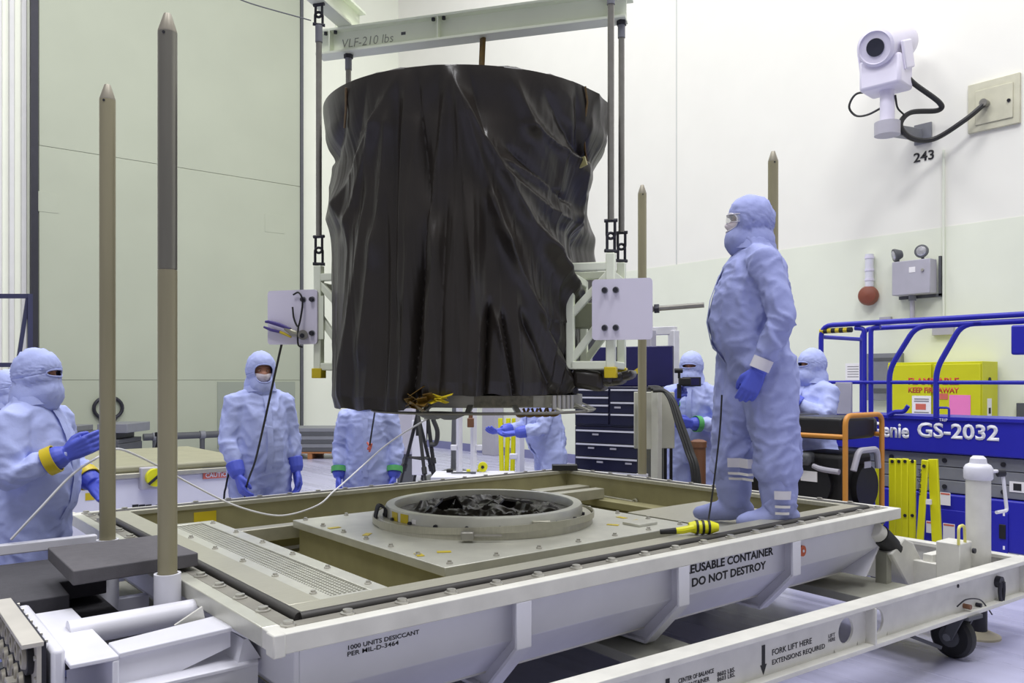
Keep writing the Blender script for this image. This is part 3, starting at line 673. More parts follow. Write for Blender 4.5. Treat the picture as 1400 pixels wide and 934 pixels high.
# ================================================================ guide poles
def pole(px, u, ytop, zs, where, lab, sleeve_bottom, groove=None):
    d = u/ray(px, 500).x; c = at_d(px, HY, d); zt = CH+(HY-ytop)/FPX*d; c = V(c.x, c.y, 0); r = .036
    t = thing('guide_pole', V(c.x, c.y, sleeve_bottom), lab, 'pole', 'guide poles around the container base')
    if groove:
        zg = CH+(HY-groove)/FPX*d
        part('shaft', MB().cyl(c+Z*(zs-.1), c+Z*(zg-.002), r, n=24), M_pole, t); part('shaft', MB().cyl(c+Z*(zg+.002), c+Z*(zt-.075), r, n=24), mat('grey_pole', S(132, 130, 120), .36, .6, .14, 8, .02, 60, (1, 1, .1)), t)
        part('joint', MB().cyl(c+Z*(zg-.003), c+Z*(zg+.003), r-.003, n=24), M_polet, t)
    else: part('shaft', MB().cyl(c+Z*(zs-.1), c+Z*(zt-.075), r, n=24), M_pole, t)
    part('tip', MB().tube([c+Z*(zt-.075), c+Z*(zt-.07), c+Z*(zt-.004), c+Z*zt], [r*.98, r, r*.42, r*.36], 24), M_polet, t)
    part('set_screw', MB().cyl(c+Z*(zt-.085)-FV*(r-.002), c+Z*(zt-.085)-FV*(r+.002), .006, n=8), M_ink, t)
    part('sleeve', MB().lathe([(r+.003, zs), (r+.014, zs), (r+.014, sleeve_bottom), (r+.003, sleeve_bottom)], c, n=28, closed=True), M_white, t)
    b = c+Z*(zs-.16); part('sleeve_bolt', MB().cyl(b-FV*.048+RV*.012, b-FV*.062+RV*.012, .013, n=10), M_bolt, t)
    part('foot_arm', MB().beam(V(c.x, c.y, sleeve_bottom+.05), V((CU0+.12) if u < 3 else (CU1-.13), c.y, sleeve_bottom+.05), .06, .06), M_white, t)
pole(229, .97, 19, .83, 'l', 'tallest-looking steel pole, grey above its joint, before the dark foam block', .45, 369)
pole(147, .97, 116, .82, 'l', 'bronze pole beside the left worker reaching out his gloved hand', .45)
pole(878, 5.17, 253, .80, 'r', 'bronze pole behind the white board, in front of the navy tool chest', .45)
pole(1057, 5.17, 207, .80, 'r', 'bronze pole rising behind the man standing in the container', .45)

# ================================================================ isolation mount frame, bottom left
t = thing('isolation_mount_frame', V(.7, 3.1, .35), 'white arm and tube frame carrying a panel of cable isolators, bottom left', 'mount frame')
part('round_tube', MB().cyl(V(.60, 3.2, .695), V(CU0+.12, 3.2, .70), .046, n=28), M_white, t)
part('cross_plate', MB().box(.53, .67, 2.80, 3.50, .695, .71).box(.65, .67, 2.8, 3.5, .40, .695), M_white, t, bevel=.004)
part('box_beam', MB().box(.49, .53, 2.86, 3.52, .38, .745), M_white, t, bevel=.012)
part('arm_top', MB().prism([V(.67, 2.80, .70), V(1.03, 2.80, .715), V(1.07, 2.76, .69), V(1.08, 2.76, .69), V(1.08, 2.96, .69), V(1.03, 2.98, .715), V(.67, 2.94, .70)], (0, 0, .016)), M_white, t, bevel=.003)
part('arm_web', MB().prism([V(.67, 2.815, .70), V(1.03, 2.815, .715), V(1.03, 2.815, .66), V(.67, 2.815, .56)], (0, .012, 0)), M_white, t)
part('arm_lower', MB().prism([V(.67, 2.74, .60), V(1.10, 2.74, .60), V(1.12, 2.80, .60), V(1.12, 2.95, .60), V(.67, 2.95, .60)], (0, 0, .014)), M_white, t, bevel=.003)
part('arm_skirt', MB().box(.67, 1.10, 2.745, 2.757, .40, .60), M_white, t)
part('end_gusset', MB().prism([V(1.06, 2.77, .69), V(1.075, 2.77, .69), V(1.12, 2.77, .614), V(1.04, 2.77, .614)], (0, .15, 0)), M_white, t)
part('gusset', MB().prism([V(.90, 3.0, .715), V(1.0, 2.98, .715), V(.99, 2.98, .77)], (.0, .012, 0)), M_whited, t)
part('black_block', MB().box(.86, 1.0, 2.72, 2.745, .50, .565), M_black, t, bevel=.01)
for x in (.88, .98): part('block_bolt', MB().cyl(V(x, 2.72, .545), V(x, 2.712, .545), .012, n=10), M_bolt, t)
ip = part('isolator_panel', MB().box(.465, .478, 2.87, 3.50, .36, .775), M_dark, t)
part('panel_plate', MB().box(.452, .465, 2.87, 3.50, .36, .775), mat('panel_grey', S(196, 192, 182), .5, .2), ip)
part('panel_top', MB().box(.41, .47, 2.86, 3.51, .765, .78), MATS['panel_grey'], ip, bevel=.002)
for k in range(7):
    part('panel_bolt', MB().cyl(V(.480, 2.93+k*.09, .760), V(.492, 2.93+k*.09, .760), .006, n=8), M_bolt, ip)
for k in range(6): part('panel_bolt', MB().cyl(V(.452, 2.885, .40+k*.065), V(.446, 2.885, .40+k*.065), .008, n=8), M_bolt, ip)
ring = MB().lathe([(.02, 0), (.032, 0), (.036, .010), (.032, .022), (.02, .022)], (0, 0, 0), V(-1, 0, 0), 20, True).mesh('isolator', mat('isolator_tan', S(170, 165, 152), .5, .2))
cup = MB().lathe([(0, 0), (.053, 0), (.053, .018), (.045, .02), (0, .008)], (0, 0, 0), V(-1, 0, 0), 20).mesh('isolator_cup', M_black)
for i in range(4):
    for k in range(5):
        p = V(.452, 2.96+k*.105+(.05 if i % 2 else 0), .71-i*.092)
        if p.y > 3.46: continue
        o = inst('isolator_cup', cup, ip, p); o2 = inst('isolator', ring, ip, p-X*.008)
part('bracket_angle', MB().box(.40, .452, 3.05, 3.12, .60, .612), MATS['panel_grey'], ip)
# foam slabs on their shelf
t = thing('foam_shelf', V(.2, 4.0, 0), 'white shelf frame carrying the charcoal foam slab at lower left', 'shelf')
for x in (-.75, .62): part('leg', MB().box(x, x+.05, 3.80, 3.85, 0, .61).box(x, x+.05, 4.45, 4.5, 0, .61), M_white, t)
part('shelf_rail', MB().box(-.8, .70, 3.78, 3.86, .61, .63), M_white, t); part('lower_rail', MB().box(-.8, .92, 3.60, 3.68, .47, .50).box(-.8, .92, 4.1, 4.18, .47, .50), M_dgrey, t); part('lower_leg', MB().box(.80, .86, 3.61, 3.67, 0, .47).box(.80, .86, 4.11, 4.17, 0, .47).box(-.75, -.69, 3.61, 3.67, 0, .47).box(-.75, -.69, 4.11, 4.17, 0, .47), M_dgrey, t); part('shelf_rail', MB().box(-.8, .70, 4.42, 4.52, .61, .63), M_white, t)
a, b = at_v(0, 752, 4.55), at_v(132, 738, 4.55)
part('back_rail', MB().beam(V(-.6, 4.55, a.z), V(b.x, 4.55, a.z), .05, .05), M_white, t, bevel=.006)
for x in (-.55, .4): part('rail_post', MB().box(x-.02, x+.02, 4.53, 4.57, 0, a.z), M_white, t)
single('charcoal_slab', MB().prism([V(-.9, 3.70, .632), V(.70, 3.70, .632), V(.71, 3.96, .632), V(.90, 3.98, .632), V(.90, 4.5, .632), V(-.9, 4.5, .632)], (0, 0, .083)), M_foamd, V(-.1, 4.1, .63), 'large charcoal foam slab at left edge, lower than the block', 'foam', 'foam slabs', bevel=.004)
single('charcoal_slab', MB().box(.50, .90, 3.42, 4.30, .50, .60), M_foamd, V(.7, 3.85, .50), 'low charcoal slab added to darken the space beneath the rim block', 'foam', 'foam slabs', bevel=.004)  # added slab, fills the dark space under the block
single('foam_block', MB().prism([V(.66, 3.43, ZR+.019), V(1.135, 3.47, ZR+.019), V(1.12, 3.99, ZR+.019), V(.67, 3.99, ZR+.019)], (0, 0, .055)), M_foam, V(.9, 3.7, ZR+.019), 'charcoal foam block lying across the container rim by the tall pole', 'foam', 'foam slabs', bevel=.004)

# ================================================================ lifting fixture
PC = at_d(640, HY, 4.9); PC.z = 0
EB = RV*.96-FV*.28; EP = FV*.96+RV*.28
LF = lambda a, b, z: PC+EB*a+EP*b+Z*z
t = thing('lifting_fixture', LF(0, 0, 1.6), 'pale green spreader beam with steel rods and side frames lifting the shrouded payload', 'lifting fixture'); LT = t
def ibeam(name, A, B, h, wd, par, m=M_cream):
    d = (B-A).normalized(); sd = d.cross(Z).normalized()
    o = part(name, MB().beam(A+Z*.008, B+Z*.008, wd, .016).beam(A+Z*(h-.008), B+Z*(h-.008), wd, .016).beam(A+Z*h/2, B+Z*h/2, .012, h-.03), m, par, bevel=.002)
    return o
BZ = 3.70
sb = ibeam('spreader_beam', LF(-1.10, .19, BZ), LF(.92, .19, BZ), .165, .11, t)
for a in (-1.0, -.25, .82):
    part('stiffener', MB().obox(LF(a, .16, BZ+.083), EB, EP, Z, .008, .05, .135), M_cream, sb)
    part('stiffener', MB().obox(LF(a, .22, BZ+.083), EB, EP, Z, .008, .05, .135), M_cream, sb)
    for s in (-.035, .035): part('beam_bolt', MB().cyl(LF(a+s, .155, BZ+.149), LF(a+s, .155, BZ+.132), .012, n=8), M_dark, sb)
a0 = LF(-.93, .1835, BZ+.045)
text('handwriting', 'VLF-210 lbs', a0, EB, Z, .36, .055, M_pencil, sb, -.012, .15)
part('part_tag', MB().obox(LF(-.50, .183, BZ+.09), EB, EP, Z, .03, .002, .018), M_ink2, sb)
for a in (-.89, .89): ibeam('cross_beam', LF(a, -.40, BZ+.166), LF(a, .34, BZ+.166), .165, .10, t)
ibeam('upper_beam', LF(-.9, .0, BZ+.332), LF(.9, .0, BZ+.332), .165, .10, t)
part('vertical_post', MB().beam(LF(-.97, .25, BZ+.165), LF(-.97, .25, BZ+1.2), .05, .07), M_cream, t)
part('hoist_strap', MB().beam(LF(.03, .12, 3.16), LF(.03, .19, BZ), .035, .02), M_btape, t)
def shackle_pair(c0, z_lo, z_hi, par):
    """two linked bow shackles between heights z_lo and z_hi"""
    h = z_hi-z_lo; r = .008; w = .022
    for (zp, sgn, ax) in ((z_hi-.012, -1, EB), (z_lo+.012, 1, EP*.55+EB*.84)):
        L = h*.52; pts = []
        for k in range(13):
            a = math.pi*k/12; pts.append(c0+ax*(w*math.cos(a))+Z*(zp+sgn*(L-w+w*math.sin(a))))
        pts = [c0+ax*w+Z*zp]+pts+[c0-ax*w+Z*zp]
        o = part('shackle', MB().tube(pts, r, 8), M_dark, par); part('shackle_pin', MB().cyl(c0-ax*(w+.014)+Z*zp, c0+ax*(w+.014)+Z*zp, .010, n=8), M_dark, o)
ZA = 2.275
for a, b, front in ((-.89, -.19, True), (.89, -.19, True), (-.89, .19, False), (.89, .19, False)):
    c = LF(a, b, 0); top = 3.73 if front else BZ
    if a > 0 and front: top = 3.73
    rd = part('lift_rod', MB().cyl(c+Z*(ZA+.18), c+Z*top, .018, n=14), M_rod, t)
    shackle_pair(c, ZA, ZA+.19, rd)
    if front: shackle_pair(c, top-.005, BZ+.17, rd)
    else: part('rod_nut', MB().cyl(c+Z*(BZ-.025), c+Z*BZ, .03, n=6), M_dark, rd)
    part('rod_collar', MB().cyl(c+Z*(top-.10), c+Z*(top-.0), .022, n=14), M_grey, rd)
# side frames
for s in (-1, 1):
    fr = []
    for b in (-.19, .19):
        ao, ai = .89*s, .665*s; zb_, zt_ = 1.645, ZA
        part('frame_post', MB().beam(LF(ao, b, zb_-.04), LF(ao, b, zt_), .05, .05, EB), M_cream, t, bevel=.006)
        part('frame_post', MB().beam(LF(ai, b, zb_), LF(ai, b, zt_-.1), .045, .045, EB), M_cream, t, bevel=.006)
        part('frame_bar', MB().beam(LF(ao, b, zt_-.07), LF(ai-.08*s, b, zt_-.07), .045, .045), M_cream, t, bevel=.006)
        part('frame_bar', MB().beam(LF(ao, b, zb_+.02), LF(ai, b, zb_+.02), .045, .045), M_cream, t, bevel=.006)
        part('frame_brace', MB().beam(LF(ao, b, zt_-.1), LF(ai, b, (zb_+zt_)/2-.02), .035, .04), M_cream, t, bevel=.004)
        part('frame_brace', MB().beam(LF(ao, b, (zb_+zt_)/2+.02), LF(ai, b, zb_+.04), .035, .04), M_cream, t, bevel=.004)
        part('yellow_strap', MB().obox(LF(ao, b, zb_-.02), EB, EP, Z, .065, .065, .06), M_ytape, t, bevel=.004)
    for a in (.89*s, .665*s):
        part('link_bar', MB().beam(LF(a, -.19, ZA-.12), LF(a, .19, ZA-.12), .045, .045), M_cream, t, bevel=.006)
        part('link_bar', MB().beam(LF(a, -.19, 1.665), LF(a, .19, 1.665), .045, .045), M_cream, t, bevel=.006)
    part('side_arm', MB().beam(LF(.87*s, .0, 1.95), LF(.62*s, .0, 1.95), .12, .14), mat('olive_arm', S(150, 154, 128), .5), t, bevel=.006)
    # white board bolted to the frame
    a0, a1 = (.795, 1.12) if s > 0 else (-1.212, -.874)
    z0, z1 = 1.80, 2.128
    pts = []; w2, h2, rr = (a1-a0)/2, (z1-z0)/2, .02
    for cx_, cz_, st in ((w2-rr, h2-rr, 0), (-w2+rr, h2-rr, 90), (-w2+rr, -h2+rr, 180), (w2-rr, -h2+rr, 270)):
        for k in range(5): an = R(st+k*22.5); pts.append(LF((a0+a1)/2+cx_+rr*math.cos(an), -.24, (z0+z1)/2+cz_+rr*math.sin(an)))
    bd = part('end_board', MB().prism(pts, EP*.015), M_board, t)
    part('board_bracket', MB().obox(LF(.89*s, -.218, 1.96), EB, EP, Z, .10, .014, .26), M_cream, t)
    for aa in ((.865, .925) if s > 0 else (.905, .965)):
        for zz in (1.865, 2.068):
            c = LF(aa*s, -.24, zz); part('board_bolt', MB().cyl(c, c-EP*.022, .013, n=12), M_dark, bd); part('washer', MB().cyl(c, c-EP*.004, .018, n=14), M_grey, bd)
part('threaded_bar', MB().cyl(LF(1.10, -.19, 1.965), LF(1.385, -.19, 1.98), .014, n=14), M_rod, t)
part('bar_nut', MB().cyl(LF(1.125, -.19, 1.966), LF(1.15, -.19, 1.967), .026, n=6), M_dark, t)
part('bar_mount', MB().beam(LF(.89, -.19, 1.96), LF(1.12, -.19, 1.965), .03, .03), M_rod, t)
# locking pliers and cable loop on the left board
fp = lambda px, py, off=.0: (lambda r: C0+r*((LF(0, -.245-off, 0)-C0).dot(EP)/r.dot(EP)))(ray(px, py))
t = thing('locking_pliers', fp(400, 462, .02), 'locking pliers with purple grips clamped on the left white board', 'pliers')
part('grip', MB().tube(spline([fp(364, 439, .02), fp(380, 443, .025), fp(395, 449, .025)]), [.007, .012, .011]+[.011]*14, 8, round_=False) if False else MB().tube([fp(363, 440, .02), fp(368, 440, .02), fp(382, 444, .025), fp(397, 450, .025)], [.008, .011, .013, .009], 10), M_purple, t)
part('grip', MB().tube([fp(361, 447, .02), fp(370, 451, .02), fp(383, 454, .02)], [.007, .009, .009], 10), M_purple, t)
part('handle', MB().tube([fp(383, 454, .02), fp(392, 458, .02), fp(398, 461, .02)], [.009, .008, .006], 8), M_ytape, t)
part('jaw_body', MB().tube([fp(390, 449, .022), fp(402, 456, .022), fp(410, 458, .02)], [.012, .020, .018], 10), mat('plier_steel', S(150, 148, 130), .4, .6), t)
part('jaw', MB().cyl(fp(414, 458, .0), fp(414, 458, .04), .03, n=16), M_rod, t); part('pivot', MB().cyl(fp(413, 459, .04), fp(413, 459, .05), .014, n=12), M_dark, t)
lp = [fp(401, 403, .01), fp(408, 400, .015), fp(413, 408, .02), fp(413, 422, .02), fp(408, 446, .03), fp(402, 436, .03), fp(400, 420, .02)]
tag(part('cable_loop', MB().tube(spline(lp, 8), .0055, 8).tube(spline([fp(408, 446, .03), fp(407, 460, .05), fp(408, 472, .03), fp(414, 475, .02)], 8), .0055, 8), M_black, None), 'black cable loop hooked over the left white board', 'cable')

# ================================================================ shrouded payload
SCX = PC.copy()
def lerp_tab(tab, z):
    if z >= tab[0][0]: return tab[0][1]
    for (z0, r0), (z1, r1) in zip(tab, tab[1:]):
        if z >= z1:
            k = (z0-z)/(z0-z1); k = k*k*(3-2*k); return r0+(r1-r0)*k
    return tab[-1][1]
TL = [(3.14, .845), (3.0, .83), (2.78, .765), (2.5, .785), (2.2, .79), (1.4, .785)]
TR = [(3.14, .84), (2.98, .81), (2.78, .72), (2.52, .64), (2.38, .585), (2.1, .61), (1.75, .645), (1.4, .64)]
TF = [(3.14, .845), (2.9, .80), (2.6, .765), (2.0, .77), (1.4, .775)]
def base_r(phi, z):
    s, c = math.sin(phi), math.cos(phi)
    wl, wr_ = max(0, -s)**1.6, max(0, s)**1.6; wf = max(0, 1-wl-wr_)
    r = wl*lerp_tab(TL, z)+wr_*lerp_tab(TR, z)+wf*lerp_tab(TF, z)
    dp = phi-R(122); r += .30*math.exp(-(dp/.33)**2)*math.exp(-abs((z-2.13)/.52)**4)
    return r
# creases: pixel end points on the front, (x0,y0,x1,y1, depth, width)
CRE = [(570, 96, 591, 275, -.030, .035), (614, 88, 585, 335, .050, .05), (620, 102, 695, 340, .045, .05), (600, 90, 600, 300, -.02, .04),
 (634, 137, 742, 340, .055, .055), (515, 167, 478, 310, .045, .05), (532, 170, 516, 335, .035, .04), (545, 120, 540, 420, -.028, .04), (500, 120, 470, 300, -.02, .04),
 (699, 108, 737, 199, .028, .05), (693, 225, 756, 260, .035, .04), (752, 137, 796, 213, -.04, .04), (583, 325, 560, 555, -.065, .035), (596, 330, 578, 540, .045, .06),
 (737, 325, 785, 425, .05, .045), (685, 323, 737, 430, .038, .04), (669, 430, 664, 548, -.05, .022), (679, 440, 702, 545, .03, .025), (690, 440, 706, 545, -.035, .022), (655, 450, 650, 545, .02, .025), (719, 440, 762, 538, -.045, .03),
 (735, 430, 780, 530, .035, .03), (513, 329, 497, 475, .030, .04), (528, 300, 525, 540, -.022, .04), (480, 330, 474, 540, .02, .05), (455, 230, 470, 300, .03, .05), (560, 330, 545, 550, .02, .03), (620, 300, 630, 480, .018, .05), (765, 270, 700, 210, -.03, .03), (770, 300, 690, 240, .025, .04), (640, 90, 660, 180, -.025, .03), (745, 430, 800, 540, -.03, .02), (470, 150, 458, 220, -.03, .03),
 (621, 99, 646, 389, .035, .05), (742, 340, 783, 408, .05, .045), (669, 272, 691, 333, .03, .03), (540, 106, 457, 300, .040, .06), (513, 155, 491, 289, -.03, .04), (557, 110, 543, 389, .030, .045), (702, 94, 724, 177, .03, .04), (724, 177, 791, 222, .035, .04), (786, 105, 797, 216, -.05, .03), (797, 216, 780, 316, .05, .03), (500, 300, 470, 545, .035, .06), (646, 300, 640, 520, .025, .05), (610, 300, 600, 520, -.03, .045), (580, 110, 560, 300, .025, .05)]
def crease(x, y):
    s = 0
    for (x0, y0, x1, y1, dp, wd) in CRE:
        dx, dy = x1-x0, y1-y0; L2 = dx*dx+dy*dy; k = ((x-x0)*dx+(y-y0)*dy)/L2
        if k < -.25 or k > 1.25: continue
        px, py = x0+dx*k, y0+dy*k; ds = ((x-px)*dy-(y-py)*dx)/math.sqrt(L2)/229  # metres at 4.9 m
        if abs(ds) > wd*4: continue
        e = min(1, (k+.25)/.3)*min(1, (1.25-k)/.3); e = e*e*(3-2*e)
        a = abs(ds)/wd; s += dp*e*math.exp(-(a**1.35)*1.1)*(1 if ds*dp > 0 else math.exp(-a*.6))
    return s
NP_, NZ_ = 600, 230
phis = []
for k in range(NP_+1):
    tt = k/NP_*2-1; phis.append(math.pi*(.62*tt+.38*tt**3))
rows = []
capr = [(.0, 3.165), (.25, 3.17), (.5, 3.17), (.68, 3.17), (.76, 3.168), (.81, 3.158)]
for r, z in capr:
    row = []
    for ph in phis:
        q = SCX+(RV*math.sin(ph)-FV*math.cos(ph))*r
        row.append((q.x, q.y, z+.02*(.4-abs(mnoise.noise(V(q.x*5, q.y*5, 0)))*2)*(r > .2)))
    rows.append(row)
for i in range(NZ_+1):
    row = []
    for ph in phis:
        hem = 1.425
        lat = math.sin(ph)
        fpx = 640+lat*.79/4.45*1121
        front = math.cos(ph) > -.2
        if front:
            if fpx > 563: hem = 1.43+.075*min(1, (fpx-563)/30)
            hem += .012*mnoise.noise(V(ph*7, 3, 3))
        k = i/NZ_; z = 3.145+(hem-3.145)*k
        r = base_r(ph, z)
        q = SCX+(RV*math.sin(ph)-FV*math.cos(ph))*r
        d = (q-C0).dot(FV); x = 700+(q-C0).dot(RV)/d*FPX; y = HY-(z-CH)/d*FPX
        dsp = 0
        if math.cos(ph) > -.3: dsp += crease(x, y)*min(1, k*7)
        env = min(1, k*5)
        n1 = mnoise.noise(V(ph*3.6, z*.55, 1)); n2 = mnoise.noise(V(ph*9+z*.8, z*.7, 5)); n3 = mnoise.noise(V(ph*22, z*6, 9))
        n4 = mnoise.noise(V(ph*6.5+.8*n1+.35*z*math.sin(ph), z*.3, 11)); n5 = mnoise.noise(V(ph*24+1.2*n2, z*.8, 17)); dsp += env*(.015*n1+.005*n2+.0010*n3+.018*(.5-abs(n4)**.8*1.7)*(.15+.85*k)+.0025*(.6-abs(n5)*2))
        if lat > .55 and z > 1.9: dsp += .014*(1-abs(mnoise.noise(V(ph*5, z*4, 3)))*2)*min(1, (lat-.55)*5)
        r2 = r+dsp
        if k > .96: r2 -= (k-.96)*.35
        q = SCX+(RV*math.sin(ph)-FV*math.cos(ph))*r2
        row.append((q.x, q.y, z))
    rows.append(row)
t = thing('shrouded_payload', V(PC.x, PC.y, 1.40), 'large payload draped in black film, hanging above the ring', 'payload')
o = part('film_shroud', MB().grid(rows), M_film, t, angle=60, fix=True)
# tape lines
def sp(px, py, off=.012):
    r = ray(px, py); best = None
    dd = 3.6
    while dd < 5.4:
        q = C0+r*dd; e = q-SCX; lat = e.dot(RV); dep = e.dot(FV); rr = math.sqrt(lat*lat+dep*dep); ph = math.atan2(lat, -dep)
        if rr <= base_r(ph, q.z)+crease(px, py)*.8+off: return q
        dd += .006
    return C0+r*4.9
for pts in ([(800, 118), (803, 140), (798, 175), (800, 205), (803, 222)], [(473, 120), (473, 150), (471, 175)]):
    part('tape_strip', MB().tube([sp(*p) for p in pts], .006, 6), M_btape, o)
for px, py, k in ((800, 226, 3), (803, 232, 7), (796, 222, 5)):
    c = sp(px, py, .02); part('tape_tie', MB().obox(c, V(math.cos(k), math.sin(k), .3).normalized(), V(-math.sin(k), math.cos(k), 0), V(-.3*math.cos(k), -.3*math.sin(k), 1).normalized(), .05, .012, .05), mat('pale_tape', S(170, 164, 110), .4), o)
random.seed(3)
for k in range(9):
    c = sp(562+random.random()*30, 534+random.random()*22, .02); a = random.random()*6
    part('amber_film', MB().obox(c, V(math.cos(a), math.sin(a), .6).normalized(), V(-math.sin(a), math.cos(a), .2).normalized(), V(.1, .2, 1).normalized(), .09, .05, .004), M_btape, o)
for k in range(6):
    c = sp(596+k*2.5, 548-(k % 3)*3, .02); a = k*1.1
    part('yellow_film', MB().obox(c, V(math.cos(a), math.sin(a), .3).normalized(), V(-math.sin(a), math.cos(a), .2).normalized(), V(.1, .2, 1).normalized(), .08, .03, .004), M_ytape, o)
# right skirt piece of film behind the frame
for k in range(4):
    c = LF(.76+.05*k, -.08+.03*k, 1.585+.012*(k % 2)); a = .3*k
    part('film_flap', MB().obox(c, (EB+Z*.15*(k-1)).normalized(), EP, Z, .17, .25, .11-.02*k), M_film, o, bevel=.03)
# interface ring beneath
pc2 = SCX+RV*.12
part('interface_ring', MB().lathe([(.50, 1.435), (.56, 1.435), (.56, 1.50), (.50, 1.50)], pc2, n=80, closed=True), mat('interface_alu', S(176, 174, 158), .4, .5, .12, 9), t)
part('base_hoop', MB().lathe([(.655+.008*math.cos(a), 1.408+.008*math.sin(a)) for a in np.linspace(0, 2*math.pi, 9)[:-1]], pc2-RV*.03, n=90, closed=True), M_rod, t)
part('ring_deck', MB().lathe([(0, 1.47), (.5, 1.47), (.5, 1.48), (0, 1.48)], pc2, n=60), M_alu, t)
rq = lambda a, r, z: pc2+(RV*math.sin(a)-FV*math.cos(a))*r+Z*z
for k in range(8):
    a = R(-80+k*24); part('hoop_clip', MB().beam(rq(a, .55, 1.45), rq(a, .64, 1.41), .03, .012), M_alu, t)
mb = MB(); mb.grid([[rq(R(-6+k*2.2), .565, 1.44), rq(R(-6+k*2.2), .565, 1.50)] for k in range(16)]); part('honeycomb_panel', mb, mat('honeycomb_grey', S(128, 124, 104), .6, .2, .25, 40), t)
for k in range(5): part('connector', MB().cyl(rq(R(38+k*3.4), .60, 1.425), rq(R(38+k*3.4), .60, 1.50), .013, n=10), M_bolt, t)
for a in (-34, -22): c = rq(R(a), .52, 1.425); part('foot_disc', MB().lathe([(0, 0), (.03, 0), (.10, .03), (.10, .04), (0, .04)], c-Z*.055, n=24), M_grey, t)
for k in range(5):
    c = rq(R(18+k*6), .50, 1.43); part('harness_bit', MB().tube(spline([c, c-Z*.04+RV*.02, c-Z*.035+RV*.06, c+RV*.08]), .008, 6), M_btape, t)
# ================================================================ people
def hand_mesh(side, curl, cuff=True):
    """nitrile glove, wrist at origin, fingers along -Z, thumb to +Y, palm to side*-X"""
    mb = MB(); s = side
    mb.tube([(0, 0, .095 if cuff else .035), (0, 0, .03), (0, 0, 0)], [.056 if cuff else .040, .051 if cuff else .040, .038], 14, round_=False)
    for y in (-.024, -.008, .008, .024): mb.tube([(0, y*.7, .01), (0, y, -.045), (0, y*1.15, -.09)], [.018, .019, .0165], 10, round_=True)
    for y, L, k in ((.034, .072, .0), (.0115, .082, .06), (-.0115, .077, .1), (-.033, .06, .16)):
        p = V(0, y, -.088); pts = [p]; a = .12+k
        for j, f in enumerate((.45, .32, .25)):
            a += curl*(1.0 if j else .8); p = p+V(-s*math.sin(a), y*.12*(1-curl), -math.cos(a))*L*f; pts.append(p)
        mb.tube(pts, [.0118, .0112, .0105, .0095], 10, round_=True)
    mb.tube([(-s*.004, .026, -.022), (-s*.016, .050, -.052), (-s*.022-.012*s*curl, .056-.01*curl, -.082), (-s*.026-.03*s*curl, .052-.016*curl, -.104)], [.019, .0145, .0125, .0105], 10, round_=True)
    me = remesh(mb, .0042, 3, 'glove'); me.materials.append(M_glove); me.shade_smooth(); return me
HANDS = {(s, c): hand_mesh(s, c) for s in (-1, 1) for c in (.30, .85)}
BARE = {s: hand_mesh(s, .30, False) for s in (-1, 1)}
def ring_torus(c, ax, r, t, h=1.0):
    return MB().lathe([(r, -h/2), (r+t, -h/2), (r+t, h/2), (r, h/2)], c, ax, 24, True)
def ddir(az, el): return V(math.sin(az)*math.cos(el), math.cos(az)*math.cos(el), math.sin(el))
def ell_exit(d, c, r):
    o = V(-c[0]/r[0], -c[1]/r[1], -c[2]/r[2]); q = V(d.x/r[0], d.y/r[1], d.z/r[2])
    A = q.dot(q); B = o.dot(q); Cc = o.dot(o)-1; D = B*B-A*Cc
    return 0 if D < 0 else (-B+math.sqrt(D))/A
def face_r(az, el):
    r = ell_exit(ddir(az, el), (0, 0, -.012), (.073, .094, .113)); g = lambda x, w: math.exp(-(x/w)**2)
    A, E = math.degrees(az), math.degrees(el)
    r += .024*g(A, 8+max(0, -E)*.25)*g(E+13, 10)+.005*g(E-12, 6)*g(A, 40)-.010*(g(A-20, 9)+g(A+20, 9))*g(E-1, 7)+.005*g(A, 18)*g(E+36, 5)+.004*g(A, 16)*g(E+55, 8)-.003*g(A, 20)*g(E+41, 2.5)
    return r
HOOD = [((0, -.004, .010), (.100, .121, .130)), ((0, .022, -.095), (.088, .102, .105)), ((0, -.03, -.125), (.108, .105, .135))]
def hood_r(d): return max(ell_exit(d, *e) for e in HOOD)
